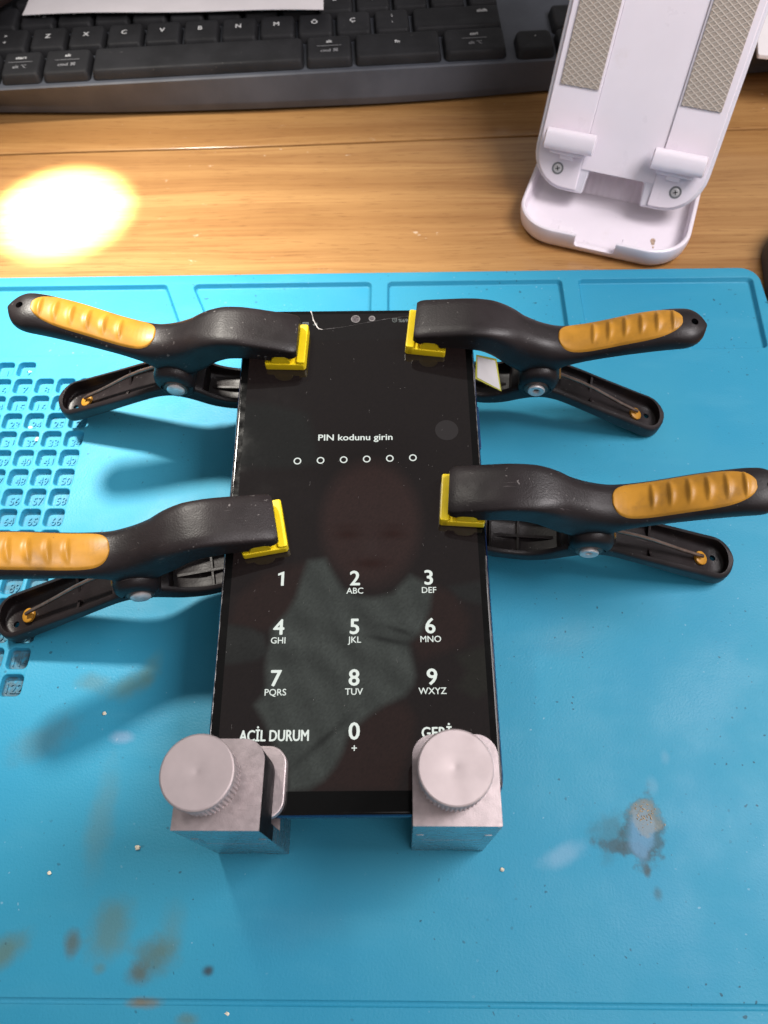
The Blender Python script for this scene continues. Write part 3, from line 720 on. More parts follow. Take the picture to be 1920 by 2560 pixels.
def build_clamp():
    root = empty('spring_clamp')
    bm = bmesh.new(); loft(bm, arm_rings())
    up = obj('clamp_arm', bm, M['black_plastic'], root, angle=50)
    bm = bmesh.new(); vcyl(bm, 44.7, -7.2, [(3.6, -9.3), (5.0, -9.05), (5.9, -8.4), (6.4, -7.4), (6.6, -6.4), (6.6, 6.4), (6.4, 7.4), (5.9, 8.4), (5.0, 9.05), (3.6, 9.3)])
    ear = obj('ear_tmp', bm, M['black_plastic']); boolean(up, [ear], 'UNION')
    c1 = bmesh.new(); lathe(c1, [(1.15, 0), (1.15, 40)], 16, Matrix.Translation((85.6, 0, 0)))
    cut1 = obj('cut_tmp', c1, M['black_plastic'])
    c2 = bmesh.new(); box(c2, 4.4, 10.6, -9.5, 9.5, 0, 6.8, 1.6, 0.3)
    cut2 = obj('cut_tmp', c2, M['black_plastic'])
    cuts = [cut1, cut2]
    for s in (-1, 1):
        cb = bmesh.new(); pr = [(0, -30)] ; ou = []
        for i in range(25):
            a = R(-15 + 210 * i / 24); ou.append((44.5 + 4.9 * math.cos(a), -10.1 + 4.9 * math.sin(a)))
        ou = [(52, -22)] + [(50.2, -12.5)] + ou + [(38.8, -12.5), (37, -22)]
        v0_ = [cb.verts.new((p[0], s * 7.7, p[1])) for p in ou]; v1_ = [cb.verts.new((p[0], s * 14, p[1])) for p in ou]
        for i in range(len(ou)): cb.faces.new((v0_[i], v0_[(i + 1) % len(ou)], v1_[(i + 1) % len(ou)], v1_[i]))
        cb.faces.new(v0_); cb.faces.new(v1_)
        cuts.append(obj('cut_tmp', cb, M['black_plastic']))
    for c_ in cuts: boolean(up, [c_])
    bevelled(up, 0.35, 2, 50)
    # lower arm: a trough open to the top
    UL = np.concatenate([np.linspace(3, 87, 62), 88 + 6.6 * np.sin(np.linspace(0, 1, 12) * math.pi / 2)])
    lt, lb, lh = smooth_tab(LTOP, UL), smooth_tab(LBOT, UL), smooth_tab(HWL, UL)
    bm = bmesh.new(); rr = []
    for u, a, b, hw in zip(UL, lt, lb, lh):
        k = tip_taper(u, 94.65, 7.2); f = 0.62 + 0.38 * k
        zc = a - (a - b) / 2 * f; rg = []
        for (x, y, z) in section(u, hw * max(k, 0.04), a, a - (a - b) * f, 5.5): rg.append((x, y, z))
        rr.append(rg)
    loft(bm, rr)
    low = obj('clamp_arm', bm, M['black_plastic'], root, angle=50)
    bm = bmesh.new(); rr = []
    for u in np.concatenate([np.linspace(53.5, 87, 26), 88 + 5.0 * np.sin(np.linspace(0, 1, 10) * math.pi / 2)]):
        a, b, hw = (float(np.interp(u, UL, q)) for q in (lt, lb, lh)); k = tip_taper(u, 93.05, 5.2)
        rr.append(section(u, (hw - 1.55) * max(k, 0.05), a + 6, b + 1.5 + (1 - k) * 1.4, 6))
    loft(bm, rr); cutA = obj('cut_tmp', bm, M['black_plastic'])
    bm = bmesh.new(); rr = []
    for u in np.linspace(8, 37, 22):
        a, b, hw = (float(np.interp(u, UL, q)) for q in (lt, lb, lh))
        rr.append(section(u, hw - 1.5, a + 7, b + 2.0, 6))
    loft(bm, rr); cutB = obj('cut_tmp', bm, M['black_plastic'])
    c1 = bmesh.new(); lathe(c1, [(1.0, -50), (1.0, -20)], 14, Matrix.Translation((89.6, 1.5, 0)))
    cutC = obj('cut_tmp', c1, M['black_plastic'])
    boolean(low, [cutA, cutB]); boolean(low, [cutC])
    bevelled(low, 0.3, 2, 50)
    bm = bmesh.new(); vcyl(bm, 44.5, -10.4, [(5.4, -8.0), (5.9, -7.6), (5.9, 7.6), (5.4, 8.0)])
    ear2 = obj('ear_tmp', bm, M['black_plastic']); boolean(low, [ear2], 'UNION')
    for u in (66.0,):
        bm = bmesh.new(); a = float(np.interp(u, UL, lt)); b = float(np.interp(u, UL, lb)); hw = float(np.interp(u, UL, lh)) - 1.3
        for s in (-1, 1):
            vs_ = [bm.verts.new(p) for p in ((u - .4, s * hw, a - 0.6), (u + .4, s * hw, a - 1.0), (u + .4, s * 1.2, b + 1.6), (u - .4, s * 1.2, b + 1.6), (u - .4, s * hw, b + 1.4), (u + .4, s * hw, b + 1.4))]
            for f in ((0, 1, 2, 3), (0, 3, 4), (1, 5, 2), (0, 4, 5, 1), (3, 2, 5, 4)): bm.faces.new([vs_[q] for q in f])
        obj('rib', bm, M['black_plastic'], low, smooth=False)
    bm = bmesh.new()
    for u in (16, 25): box(bm, u - .4, u + .4, -6.2, 6.2, float(np.interp(u, UL, lb)) + 1.5, float(np.interp(u, UL, lt)) - 2.4, 0.1)
    box(bm, 9, 36, -0.5, 0.5, -23.0, -21.2, 0.1)
    obj('rib', bm, M['black_plastic'], low, smooth=False)
    # rubber grip with its six finger ridges
    bm = bmesh.new(); NA, NB = 150, 24; uc, hu, hv = 64.8, 17.2, 5.75; rows = []
    for i in range(NA + 1):
        a = math.sin((-1 + 2 * i / NA) * math.pi / 2); row = []
        wv = hv * (max(0.0, 1 - abs(a) ** (7.0 if a < 0 else 4.0))) ** 0.5
        for j in range(NB + 1):
            b = -1 + 2 * j / NB; u = uc + hu * a; v = wv * b
            edge = min(1.0, (1 - abs(b)) * wv / 0.55, (1 - abs(a)) * hu / 0.5)
            z = top_at(u, v) - 0.45 + 0.85 * math.sqrt(max(0.0, 1 - (1 - max(0, edge)) ** 2))
            for q in range(6):
                du = (u - (57.8 + 4.25 * q)); lens = max(0.0, 1 - ((v - 0.3) / 4.0) ** 2)
                if lens > 0: w_ = (0.42 if du < 0 else 1.2) * (0.35 + 0.65 * lens); z += 0.85 * lens ** 0.8 * math.exp(-(du / w_) ** 2)
            row.append(bm.verts.new((u, v, z)))
        rows.append(row)
    for a, b in zip(rows, rows[1:]):
        for j in range(NB): bm.faces.new((a[j], a[j + 1], b[j + 1], b[j]))
    bmesh.ops.remove_doubles(bm, verts=bm.verts, dist=0.002)
    obj('grip', bm, M['orange_grip'], up, angle=80)
    # swivelling pads
    for s, par in ((1, up), (-1, low)):
        bm = bmesh.new()
        box(bm, 0.0, 12.8, -7.6, 7.6, 0.02, 3.1, 0.45, 0.7)
        box(bm, -0.2, 2.6, -7.6, 7.4, 0.02, 4.2, 0.5, 0.7)
        vcyl(bm, 7.5, 3.6, [(2.9, -7.3), (3.1, -7.0), (3.1, 7.0), (2.9, 7.3)], 24)
        if s < 0: bm.transform(Matrix.Translation((0, 0, -PT)) @ Matrix.Scale(-1, 4, (0, 0, 1)))
        p = obj('jaw_pad', bm, M['yellow_pad'], par)
    # rivet through the pivot
    for s in (-1, 1):
        q = (lambda v: s * v)
        bm = bmesh.new(); vcyl(bm, 44.5, -10.1, [(4.0, q(7.4)), (4.0, q(8.5)), (3.6, q(8.9)), (2.6, q(8.95))], 32)
        w = obj('rivet_washer', bm, M['rivet_dark'], root)
        bm = bmesh.new()
        if s < 0: vcyl(bm, 44.5, -10.1, [(2.8, q(8.5)), (2.85, q(9.4)), (2.6, q(9.75)), (1.4, q(9.7)), (1.0, q(9.4)), (0.8, q(8.5))], 32)
        else: vcyl(bm, 44.5, -10.1, [(2.9, q(8.5)), (2.95, q(9.3)), (2.5, q(9.75)), (1.2, q(9.95)), (0.3, q(9.93))], 32)
        obj('rivet', bm, M['rivet_steel'], w)
    # torsion spring leg lying in the lower handle and its stop
    bm = bmesh.new()
    tube(bm, [(46, -1.0, -7.5), (50, -1.0, -9.8), (54, -1.0, -11.6), (60, -0.8, -14.2), (66, -0.6, -17.6), (71, -0.4, -21.0), (77, -0.2, -25.0), (83, 0, -28.6), (85.0, 0.2, -30.0)], 0.62)
    obj('spring', bm, M['wire'], root)
    bm = bmesh.new(); lathe(bm, [(2.3, 0), (2.3, 0.8), (1.9, 1.1), (0.5, 1.1)], 24, Matrix.Translation((84.6, 0.2, -32.0)) @ Matrix.Rotation(R(24), 4, 'Y'))
    obj('spring_stop', bm, M['orange_grip'], root)
    bm = bmesh.new(); vcyl(bm, 51.2, -7.6, [(0.9, -5), (0.9, 5)], 14)
    obj('spring_stop', bm, M['orange_grip'], root)
    return root
def copy_tree(o, parent=None):
    c = o.copy(); COL.objects.link(c)
    if parent is not None: c.parent = parent
    for ch in list(o.children): copy_tree(ch, c)
    return c
proto = build_clamp()
CL = [  # x, y, yaw, pitch, left side?, label   (in the phone's own frame)
    (24.88, 6.99, -4.86, 1.75, False, 'black spring clamp on the right above keypad digit 3, handle tip touching the picture edge'),
    (16.29, 67.61, -6.55, -1.96, False, 'black spring clamp with white paper tag under its jaw, by the battery percentage'),
    (-16.16, 61.58, -2.77, -1.07, True, 'black spring clamp nearest the bright lamp glare, its handle pointing up left'),
    (-20.56, -0.82, 10.77, 1.2, True, 'black spring clamp over the lower numbered cells, orange grip running out of the picture')]
for i, (x, y, yaw, pit, left, lab) in enumerate(CL):
    r = proto if i == 0 else copy_tree(proto)
    A = Matrix.Rotation(R(-pit), 4, 'Y')
    if left: A = Matrix.Rotation(R(180), 4, 'Z') @ A
    m = PHM @ Matrix.Translation((x, y, 0.03)) @ Matrix.Rotation(R(yaw), 4, 'Z') @ A
    m.translation = m.translation * MM
    r.matrix_world = m
    tag(r, lab, 'spring clamp', 'spring clamps gripping the phone edges')

# paper tag hanging by the upper right clamp
tg = empty('paper_tag', PHM)
tag(tg, 'small blank white paper tag with yellow border at the right edge of the phone', 'paper tag')
def quad_sheet(bm, c, off, inset=0.0, thick=0.15):
    cs = [Vector(p) for p in c]; ctr = sum(cs, Vector()) / 4
    nrm = (cs[1] - cs[0]).cross(cs[3] - cs[0]).normalized()
    if nrm.y > 0: nrm = -nrm
    ps = [p + (ctr - p).normalized() * inset for p in cs]
    a = [bm.verts.new(p + nrm * off) for p in ps]; b = [bm.verts.new(p + nrm * (off + thick)) for p in ps]
    bm.faces.new(a); bm.faces.new(b)
    for i in range(4): bm.faces.new((a[i], a[(i + 1) % 4], b[(i + 1) % 4], b[i]))
TC = [(38.3, 59.4, 0.3), (44.6, 57.3, 0.8), (47.2, 52.2, -10.0), (38.2, 53.8, -5.0)]
bm = bmesh.new(); quad_sheet(bm, TC, 0.0); obj('border', bm, M['tag_border'], tg, smooth=False)
bm = bmesh.new(); quad_sheet(bm, TC, 0.16, 0.75, 0.02); obj('face', bm, M['tag_paper'], tg, smooth=False)

# ------------------------------------------------------------------ metal screw clamps at the phone's lower edge
def build_vise():
    root = empty('screw_clamp')
    # origin: middle of the front face, on the mat; y into the picture
    W = 19.7
    bm = bmesh.new()
    prof = [(0, 0.02), (20.0, 0.02), (20.0, 20.0), (3.6, 20.0), (3.6, 34.2), (20.0, 34.2), (20.0, 50.0), (0, 50.0)]
    n_ = len(prof)
    a = [bm.verts.new((-W / 2, y, z)) for y, z in prof]; b = [bm.verts.new((W / 2, y, z)) for y, z in prof]
    for i in range(n_): bm.faces.new((a[i], a[(i + 1) % n_], b[(i + 1) % n_], b[i]))
    bm.faces.new(a); bm.faces.new(list(reversed(b)))
    vert_edges = [e for e in bm.edges if all(abs(v.co.y - 20) < 1e-3 and v.co.z > 33 for v in e.verts) and abs(e.verts[0].co.z - e.verts[1].co.z) > 1]
    bmesh.ops.bevel(bm, geom=vert_edges, offset=5.0, segments=8, affect='EDGES', profile=0.5)
    bmesh.ops.bisect_plane(bm, geom=list(bm.verts) + list(bm.edges) + list(bm.faces), plane_co=(0, 0, 30.5), plane_no=(0, 0, 1))
    body = obj('body', bm, M['cast_metal'], root, angle=30)
    cb = bmesh.new(); lathe(cb, [(2.4, -3), (2.4, 1.6)], 24, Matrix.Translation((0.6, 0.0, 0.6)) @ Matrix.Rotation(R(-90), 4, 'X'))
    c1 = obj('cut_tmp', cb, M['cast_metal'])
    cb = bmesh.new(); box(cb, -7.4, 7.4, -2, 0.12, 24.6, 25.0, 0.05); c2 = obj('cut_tmp', cb, M['cast_metal'])
    boolean(body, [c1]); boolean(body, [c2])
    body.data.materials.append(M['smooth_metal'])
    body.data.materials.append(M['dark_side'])
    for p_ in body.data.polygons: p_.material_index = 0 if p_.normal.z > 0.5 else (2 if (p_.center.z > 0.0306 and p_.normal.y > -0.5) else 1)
    bevelled(body, 0.7, 3, 40)
    for s in (-1, 1):
        bm = bmesh.new(); box(bm, s * 8.1 - 0.9, s * 8.1 + 0.9, -0.12, 0.5, 28, 35, 0.1)
        obj('dowel', bm, M['smooth_metal'], body)
    bm = bmesh.new(); lathe(bm, [(2.3, 0.9), (2.3, 0.35), (1.6, 0.1), (1.0, 0.5)], 24, Matrix.Translation((0.6, 0.0, 0.6)) @ Matrix.Rotation(R(-90), 4, 'X'))
    obj('set_screw', bm, M['smooth_metal'], body)
    bm = bmesh.new()
    slab(bm, 19.0, 17.5, 4.6, 0, 2.6, 0.5, 0, 13.3, 8)
    press = obj('press_plate', bm, M['cast_metal'], root); press.location = (0, 0, 0.0311)
    bm = bmesh.new(); lathe(bm, [(2.8, 49.0), (2.8, 54.0)], 24, Matrix.Translation((0, 10.0, 0)))
    obj('screw_shaft', bm, M['smooth_metal'], root)
    # knurled knob: serrated flank, turned face with a centre dimple
    bm = bmesh.new(); n = 200; rings = []
    for (r, z, kn) in ((6.9, 53.0, 0), (7.6, 53.2, .3), (7.9, 53.8, 1), (7.9, 59.6, 1), (7.95, 60.2, .0), (8.1, 60.4, 0), (8.15, 61.4, 0), (8.0, 61.8, 0), (7.7, 62.0, 0), (4.0, 61.97, 0), (1.4, 61.93, 0), (0.6, 61.85, 0), (0.05, 61.8, 0)):
        rg = []
        for i in range(n):
            a = 2 * math.pi * i / n; q = r - kn * (0.30 if i % 4 in (0, 1) else 0.0)
            rg.append((q * math.cos(a), q * math.sin(a), z))
        rings.append(rg)
    loft(bm, rings)
    knob = obj('knurled_knob', bm, M['turned'], root, angle=25)
    knob.location = (0, 0.0100, 0)
    return root
v0 = build_vise()
v1 = copy_tree(v0)
for r, (x, y, yaw), dx, lab in ((v0, (19.7, -74.3, 0.0), 0.0, 'grey metal screw clamp with knurled knob covering the end of the word GERİ'),
                                (v1, (-33.9, -75.4, 0.0), 3.0, 'grey metal screw clamp with knurled knob below the words ACİL DURUM')):
    m = frame_mtx(x, y, 0, yaw); m.translation = m.translation * MM; r.matrix_world = m
    tag(r, lab, 'screw clamp', 'metal screw clamps on the lower edge of the phone')
    for ch in r.children:
        if ch.name.startswith('press_plate'): ch.location = (dx * MM, 0, 0.0311)
        if ch.name.startswith('knurled_knob'): ch.location = ((-0.8 if dx == 0 else -2.4) * MM, 0.0103, 0)
        if ch.name.startswith('screw_shaft'): ch.location = ((-0.8 if dx == 0 else -2.4) * MM, 0, 0)

# ------------------------------------------------------------------ keyboard
KM = frame_mtx(-1.5, 283.0, 0, 3.3)
kb = empty('keyboard', KM)
tag(kb, 'dark grey computer keyboard with dusty keys lying at the back of the desk', 'keyboard')
SLOPE = math.tan(R(4))
deck = lambda y: 13.6 + SLOPE * y
bm = bmesh.new(); secs = []
LIP = [(-262, 3.0), (-193, -1.5), (-158, -5.2), (-123, -7.8), (-70, -10.2), (0, -11.6), (40, -10.6), (82, -8.0), (140, -5.0), (262, 1.0)]
xs_ = np.concatenate([[-262, -260.5, -257], np.linspace(-250, 250, 61), [257, 260.5, 262]])
lipy = smooth_tab(LIP, xs_, 14)
for x, yb in zip(xs_, lipy):
    e = max(0, abs(x) - 257) / 5.0
    secs.append([(x, yb + 3.0, DZ + 0.6), (x, yb + 0.6, DZ + 2.2), (x, yb, 0.2), (x, yb + 0.1, 1.4 - e), (x, -8.4, 12.6 - 2 * e), (x, -7.6, 13.2 - 2.5 * e), (x, -6.4, deck(-6.4) - 3 * e), (x, 60, deck(60) - 3 * e), (x, 125, deck(125) - 3 * e), (x, 129, deck(125) - 1.5 - 3 * e), (x, 130, deck(125) - 4), (x, 130, DZ + 0.6)])
loft(bm, secs)
kbody = obj('keyboard_body', bm, M['keyboard'], kb, angle=35)
KF = Matrix.Translation((0, 0, 0)) @ Matrix.Rotation(math.atan(SLOPE), 4, 'X')
def key(x0, x1, y0, y1, legends=(), h=4.4, r=2.2):
    x0 += 0.45; x1 -= 0.45; y0 += 0.45; y1 -= 0.45
    cx, cy, w, d = (x0 + x1) / 2, (y0 + y1) / 2, x1 - x0, y1 - y0
    zb = deck(cy) - 0.6; bm = bmesh.new()
    rings = []
    for i, z, sh in ((0, 0, 0), (0.02, 1.2, 0), (0.5, 3.2, .15), (0.85, 4.3, .3), (1.3, 4.85, .4), (2.2, 5.05, .4), (4.5, 4.85, .4), (6.8, 4.7, .4)):
        rings.append([(px, py + sh, zb + z + SLOPE * (py - cy) - (0.10 * (1 - ((px - cx) / (w / 2)) ** 2) if i > 2 else 0)) for px, py in ring(w - 2 * i, d - 2 * i, max(r - i * 0.6, 0.6), 5, cx, cy)])
    loft(bm, rings)
    k = obj('key', bm, M['key'], kb, angle=60)
    for (s, lx, ly, cap, mt, wd) in legends:
        bz = zb + 4.80 + SLOPE * (ly - cy)
        if s == '-': 
            b2 = bmesh.new(); slab(b2, wd, 0.3, 0.1, bz + 0.12, bz + 0.17, 0.01, lx, ly, 2)
            for v in b2.verts: v.co.z += SLOPE * (v.co.y - ly)
            obj('legend_line', b2, M[mt], k)
        else:
            B = Matrix.Translation((lx, ly, bz + 0.08)) @ Matrix.Rotation(math.atan(SLOPE), 4, 'X')
            text('key_legend', s, M[mt], k, 0, 0, 0, cap=cap, width=wd, bold=0.025, extrude=0.05, basis=B)
    return k
def letter(c): return lambda x, y: [(c, x, y, 3.0, 'legend', None)]
Y0r, Y1r, Y2r, Y3r, Y4r = (-6.2, 13.4), (13.4, 31.6), (31.6, 49.8), (49.8, 68.0), (68.0, 86.2)
def two(x, a, b): return [(a, x, 8.2, 2.0, 'legend', None), ('-', x, 4.9, 0, 'legend_dim', 12.0), (b, x, 1.4, 2.1, 'legend_dim', None)]
key(-208, -186.2, *Y0r)
key(-186, -165.8, *Y0r, legends=two(-176.5, 'start', 'alt ⌥'))
key(-165.6, -141.8, *Y0r, legends=two(-153.5, 'alt', 'cmd ⌘'))
key(-141.6, -37.4, *Y0r)
key(-37.0, -13.4, *Y0r, legends=two(-25.0, 'alt', 'cmd ⌘'))
key(-13.0, 30.2, *Y0r, legends=[('fn', 8.5, 5.5, 2.3, 'legend', None)])
key(30.6, 62.2, *Y0r, legends=two(46.5, 'ctrl', 'alt ⌥'), r=3.0)
key(-213, -194.2, *Y1r)
key(-194.0, -175.2, *Y1r, legends=[('>', -187, 25.8, 2.0, 'legend', None), ('<', -187, 20.8, 2.0, 'legend', None)])
for i, c in enumerate('ZXCVBNMÖÇ'):
    cx = -165.4 + 19.1 * i
    key(cx - 9.5, cx + 9.5, *Y1r, legends=[(c, cx - 0.3, 24.2, 2.9, 'legend', None)])
key(-2.6, 16.2, *Y1r, legends=[(':', 7, 26.6, 2.6, 'legend', None), ('.', 7, 22.0, 2.6, 'legend', None)])
key(16.6, 62.0, *Y1r, legends=[('shift', 52.5, 26.4, 2.2, 'legend', None)])
key(-214, -183.0, *Y2r)
for i, c in enumerate('ASDFGHJKLŞİ,'):
    cx = -173.1 + 19.0 * i
    key(cx - 9.45, cx + 9.45, *Y2r, legends=[(c, cx - 0.4, 42.2, 2.9, 'legend', None)] + ([('@', cx + 3.4, 40.4, 1.5, 'legend_dim', None)] if c == 'A' else []))
key(45.9, 62.0, *Y2r)
for i in range(12):
    cx = -178.5 + 19.0 * i
    key(cx - 9.45, cx + 9.45, *Y3r)
key(40.4, 62.0, *Y3r)
key(66.0, 85.4, -7.6, 9.6, legends=[('◂', 76.2, 4.2, 1.6, 'legend', None)], r=3.0)
key(86.0, 105.0, -7.6, 9.6); key(86.0, 105.0, 10.2, 28.4); key(105.6, 124.6, -7.6, 9.6, r=3.0)
for i in range(4):
    key(130 + 19.2 * i, 149 + 19.2 * i, *Y0r)
    key(130 + 19.2 * i, 149 + 19.2 * i, *Y1r)

# white sheet of paper lying on the upper key rows, front edge curling a little
def sheet(name, outline_fn, nx_, ny_, mat, thick=0.25):
    bm = bmesh.new()
    lay_ = []
    for dz in (0, thick):
        lay_.append([[bm.verts.new(tuple(Vector(outline_fn(i / nx_, j / ny_)) + Vector((0, 0, dz)))) for i in range(nx_ + 1)] for j in range(ny_ + 1)])
    for L in lay_:
        for j in range(ny_):
            for i in range(nx_): bm.faces.new((L[j][i], L[j][i + 1], L[j + 1][i + 1], L[j + 1][i]))
    a, b = lay_
    for j in (0, ny_):
        for i in range(nx_): bm.faces.new((a[j][i], a[j][i + 1], b[j][i + 1], b[j][i]))
    for i in (0, nx_):
        for j in range(ny_): bm.faces.new((a[j][i], a[j + 1][i], b[j + 1][i], b[j][i]))
    return obj(name, bm, mat)
def kworld(x, y, z): return tuple(KM @ Vector((x, y, z)))
def paper_fn(s, t):
    x = -179.5 + 152.5 * s; y0 = 38.2 + (27.0 - 38.2) * s + 1.2 * math.sin(3.1 * s)
    y = y0 + 110 * t
    z = max(deck(y) + 5.0, 22.3) + 0.9 * math.exp(-t * 14) * (0.5 + 0.5 * s) + 0.4 * math.sin(9 * s) * math.exp(-t * 6)
    x += 10 * t * (1 - s) * 0.3
    return kworld(x, y, z)
p1 = sheet('paper_sheet', paper_fn, 24, 24, M['paper'], 0.35)
tag(p1, 'white sheet of paper lying across the upper rows of the keyboard', 'paper')
bm = bmesh.new(); slab(bm, 80, 60, 1.0, 0, 2.0, 0.3, 40, 30)
m = frame_mtx(175.5, 266.2, 19.3, -12)
p2 = obj('notepad', bm, M['paper'], None, mtx=m)
tag(p2, 'pale pad of paper on the keyboard behind the right edge of the white stand', 'paper pad')
# dark brown leather thing in the top left corner
bm = bmesh.new()
slab(bm, 70, 46, 9, 0, 11, 4.0, 0, 0, 8)
m = Matrix.Translation((-213.5, 321.5, 24.5)) @ Matrix.Rotation(R(58), 4, 'Z')
p3 = obj('leather_case', bm, M['brown_leather'], None, mtx=m)
tag(p3, 'very dark brown rounded case poking in at the top left corner over the keyboard', 'case')

# ------------------------------------------------------------------ white phone stand
ST = frame_mtx(98.6, 184.2, DZ, -19.4)
st = empty('phone_stand', ST)
tag(st, 'white folding phone stand with two beige textured pads and a shallow tray foot', 'phone stand')
PLATE = Matrix.Translation((0, 0, 8 - DZ)) @ Matrix.Rotation(R(61.4), 4, 'X')   # local x, s, outward normal
HWp = 36.7
def plate_outline(hw, s0, s1, r, notch=None):
    pts = [(hw, s1), (-hw, s1)]
    for i in range(9):
        a = R(180 + 90 * i / 8); pts.append((-hw + r + r * math.cos(a), s0 + r + r * math.sin(a)))
    if notch:
        w, d = notch; pts += [(-w, s0), (-w + 0.8, s0 + d), (w - 0.8, s0 + d), (w, s0)]
    for i in range(9):
        a = R(270 + 90 * i / 8); pts.append((hw - r + r * math.cos(a), s0 + r + r * math.sin(a)))
    return pts
bm = bmesh.new(); prism(bm, plate_outline(HWp, -1.0, 160, 16, (12.6, 9.5)), -7.5, -1.2)
back = obj('back_plate', bm, M['clear_rim'], st, mtx=PLATE, angle=30); bevelled(back, 0.8, 3, 40)
# raised side rails, outer lip
for s in (-1, 1):
    pts = [(15.6, 160), (15.6, 0.2)]
    for i in range(9):
        a = R(270 + 90 * i / 8); pts.append((HWp - 1.6 - 14 + 14 * math.cos(a), 0.2 + 14 + 14 * math.sin(a)))
    pts += [(HWp - 1.6, 160)]
    if s < 0: pts = [(-x, y) for x, y in reversed(pts)]
    bm = bmesh.new(); prism(bm, pts, -1.5, 0.0)
    rail = obj('side_rail', bm, M['white_plastic'], st, mtx=PLATE, angle=30); bevelled(rail, 0.35, 2, 40)
    bm = bmesh.new(); box(bm, min(s * 16.6, s * 32.4), max(s * 16.6, s * 32.4), 38.6, 158, -0.2, 0.7, 0.25)
    pad = obj('rubber_pad', bm, M['rubber'], st, angle=30); pad.matrix_local = Matrix.Translation(PLATE.translation * MM) @ PLATE.to_3x3().to_4x4()
    # hook: half round bar on a short stem
    bm = bmesh.new(); rr = []
    x0, x1 = (11.8, 33.4) if s > 0 else (-33.0, -11.8)
    for k, (x, f) in enumerate(((x0, .8), (x0 + .5, 1), (x1 - .5, 1), (x1, .8))):
        rg = []
        for i in range(20):
            a = 2 * math.pi * i / 20; c, sn = math.cos(a), math.sin(a)
            rg.append((x, 18.9 + 4.1 * f * math.copysign(abs(c) ** .75, c), 5.2 + 2.9 * f * math.copysign(abs(sn) ** .75, sn)))
        rr.append(rg)
    loft(bm, rr)
    hook = obj('hook', bm, M['white_plastic'], st, mtx=PLATE, angle=40)
    bm = bmesh.new(); xm = 22.5 * s
    box(bm, xm - 7.5, xm + 7.5, 13.2, 19.5, -0.3, 4.0, 0.6); 
    box(bm, xm - 3.0, xm + 3.0, 11.4, 14.5, -0.3, 2.6, 0.6)
    obj('hook_stem', bm, M['white_plastic'], hook, mtx=PLATE)
    bm = bmesh.new(); lathe(bm, [(2.5, 0.06), (2.45, 0.12), (2.0, 0.14), (1.9, 0.05)], 28, PLATE @ Matrix.Translation((25.2 * s, 7.4 if s < 0 else 7.2, 0)))
    scw = obj('screw', bm, plastic('screw_well', (0.20, 0.20, 0.21), 0.4), st)
    bm = bmesh.new(); lathe(bm, [(1.75, 0.1), (1.7, 0.35), (1.2, 0.5)], 24, PLATE @ Matrix.Translation((25.2 * s, 7.4 if s < 0 else 7.2, 0)))
    hd_ = obj('screw_head', bm, M['rivet_steel'], scw)
    bm = bmesh.new()
    for a in (20, 110): 
        b2 = bmesh.new(); box(b2, -0.95, 0.95, -0.18, 0.18, 0.45, 0.56, 0.02); b2.transform(PLATE @ Matrix.Translation((25.2 * s, 7.4 if s < 0 else 7.2, 0)) @ Matrix.Rotation(R(a), 4, 'Z'))
        me_ = bpy.data.meshes.new('t'); b2.to_mesh(me_); b2.free(); bm.from_mesh(me_); bpy.data.meshes.remove(me_)
    obj('cross_slot', bm, M['hole_dark'], hd_, smooth=False)
bm = bmesh.new(); prism(bm, [(-15.4, 160), (-15.4, 8.8), (15.4, 8.8), (15.4, 160)], -1.3, -0.75)
cen = obj('recessed_panel', bm, M['white_plastic'], st, mtx=PLATE, angle=30)
# tray foot
bm = bmesh.new(); cy = 7.0; TW, TL = 73.5, 62.0
stack(bm, TW, TL, 17, [(5.0, 0.03), (2.2, 0.8), (0.7, 2.8), (0.1, 6.0), (0, 8.6), (0.25, 9.6), (0.9, 10.0), (1.7, 9.8), (2.1, 9.2), (2.6, 4.5), (4.2, 2.9), (6.5, 2.6), (9, 2.6)], 0, cy, 10)
tray = obj('tray', bm, M['white_plastic'], st, angle=60)
cb = bmesh.new(); box(cb, -9.2, 8.0, cy - TL / 2 - 5, cy - TL / 2 + 3.2, 4.4, 20, 1.2); cnot = obj('cut_tmp', cb, M['white_plastic'], st)
boolean(tray, [cnot]); bevelled(tray, 0.6, 3, 45)
for x in (-14.2, 13.2):
    bm = bmesh.new(); box(bm, x - 3.2, x + 3.2, cy - TL / 2 + 1.2, cy - TL / 2 + 5.2, 7.6, 9.6, 0.5)
    obj('tab', bm, M['white_plastic'], tray)
# ribbed panel behind the notch
bm = bmesh.new(); prof_ = []
N_ = 66
rows = []
for t in np.linspace(0, 1, 12):
    y = 13.5 + 12 * t; z = 2.7 + 13 * t - 3 * t * (1 - t)
    rows.append([bm.verts.new((-15 + 30 * i / N_, y, z + 0.32 * math.sin(2 * math.pi * i / 6))) for i in range(N_ + 1)])
for a, b in zip(rows, rows[1:]):
    for i in range(N_): bm.faces.new((a[i], a[i + 1], b[i + 1], b[i]))
obj('ribbed_panel', bm, M['white_plastic'], st, angle=80)
# brown drip stain inside the tray
bm = bmesh.new(); M['stain'] = plastic('brown_stain', (0.42, 0.30, 0.22), 0.5, var=0.3, vscale=700)
for (x, y, r) in ((22.5, -8.0, 1.1), (22.8, -9.6, 0.8), (23.3, -12.0, 0.45), (23.7, -14.0, 0.4), (24.0, -16.2, 0.5), (24.3, -17.8, 0.3)):
    lathe(bm, [(r, 2.62), (r * .5, 2.66)], 12, Matrix.Translation((x, y, 0)) @ Matrix.Scale(1.5, 4, (0, 1, 0)))
obj('brown_stain', bm, M['stain'], tray)

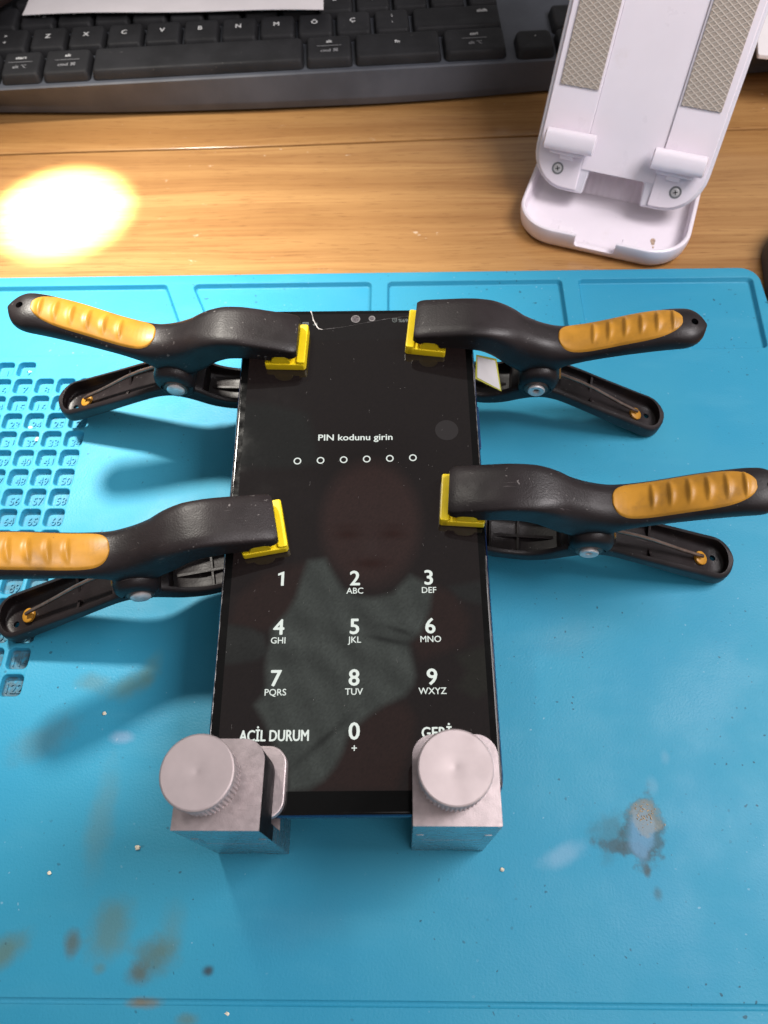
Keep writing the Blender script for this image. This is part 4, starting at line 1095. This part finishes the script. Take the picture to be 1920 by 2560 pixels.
# ------------------------------------------------------------------ mouse at the right edge
bm = bmesh.new(); rr = []
for t in np.linspace(0, 1, 20):
    a = t * math.pi / 2; k = math.cos(a) ** 0.6 if t < 1 else 0.02
    rr.append([(x, y, DZ + 0.5 + 25 * math.sin(a)) for x, y in ring(52 * max(k, .03), 66 * max(k, .03), 25 * max(k, .03), 10)])
loft(bm, rr)
mo = obj('computer_mouse', bm, M['mouse'], None, mtx=Matrix.Translation((186.5, 146, 0)) @ Matrix.Rotation(R(-8), 4, 'Z'), angle=60)
tag(mo, 'dark grey rounded computer mouse just entering at the right edge beside the stand', 'computer mouse')

# ------------------------------------------------------------------ crumbs
def crumb(x, y, z, r, lab):
    bm = bmesh.new(); bmesh.ops.create_icosphere(bm, subdivisions=2, radius=r)
    for v in bm.verts: v.co *= random.uniform(0.75, 1.2)
    for v in bm.verts: v.co.z *= 0.7; v.co.x *= 1.2
    bmesh.ops.translate(bm, verts=bm.verts, vec=(x, y, z + r * 0.6))
    o = obj('crumb', bm, M['crumb']); tag(o, lab, 'crumb', 'white crumbs on the mat'); return o
def cell_xy(n): return next((x, y) for k, x, y in CELLS if k == n)
x, y = cell_xy(2); crumb(x + 0.4, y + 0.4, -2.6, 0.5, 'white crumb in the second cell of the top row')
x, y = cell_xy(24); crumb(x - 1.8, y - 1.7, -2.6, 0.7, 'white crumb in the cell numbered 24')
x, y = cell_xy(32); crumb(x + 2.4, y + 1.2, -2.4, 0.85, 'large pale crumb in the cell numbered 32')
crumb(-83.0, -36.5, 0, 0.55, 'white fleck on the mat left of the left metal clamp')
crumb(-37.3, -112.5, -0.6, 0.6, 'white crumb lying in the long groove at the bottom of the mat')
crumb(34.6, -79.0, 0, 0.5, 'pale crumb beside the foot of the right metal clamp')
crumb(-66.5, -74.0, 0, 0.65, 'tan crumb on the mat below left of the left metal clamp')
crumb(-90.0, -80.5, 0, 0.5, 'white fleck on the mat near the lower left picture edge')
bm = bmesh.new()
for i in range(60):
    x, y = 75.4 + random.gauss(0, 1.6), -65.0 + random.gauss(0, 1.9); r = random.uniform(0.08, 0.24)
    lathe(bm, [(r, 0.0), (r * 0.7, r * 0.7), (r * .2, r)], 5, Matrix.Translation((x, y, 0)) @ Matrix.Rotation(random.uniform(0, 3), 4, 'Z') @ Matrix.Scale(random.uniform(1, 2.4), 4, (1, 0, 0)))
o = obj('glue_residue', bm, plastic('residue', (0.36, 0.29, 0.20), 0.75, 0.2, var=0.4, vscale=900)); tag(o, 'tan crusty residue on the scorched spot of the mat', 'residue', kind='stuff')

# flat faces stay flat next to their small rounded edges
for o in COL.objects:
    if o.type == 'MESH' and len(o.data.polygons) > 5 and o.name.split('.')[0] not in ('screen', 'keypad_digit', 'keypad_letters', 'key_legend', 'screen_dust'):
        md = o.modifiers.new('weighted_normals', 'WEIGHTED_NORMAL'); md.mode = 'FACE_AREA'; md.keep_sharp = True; md.weight = 60
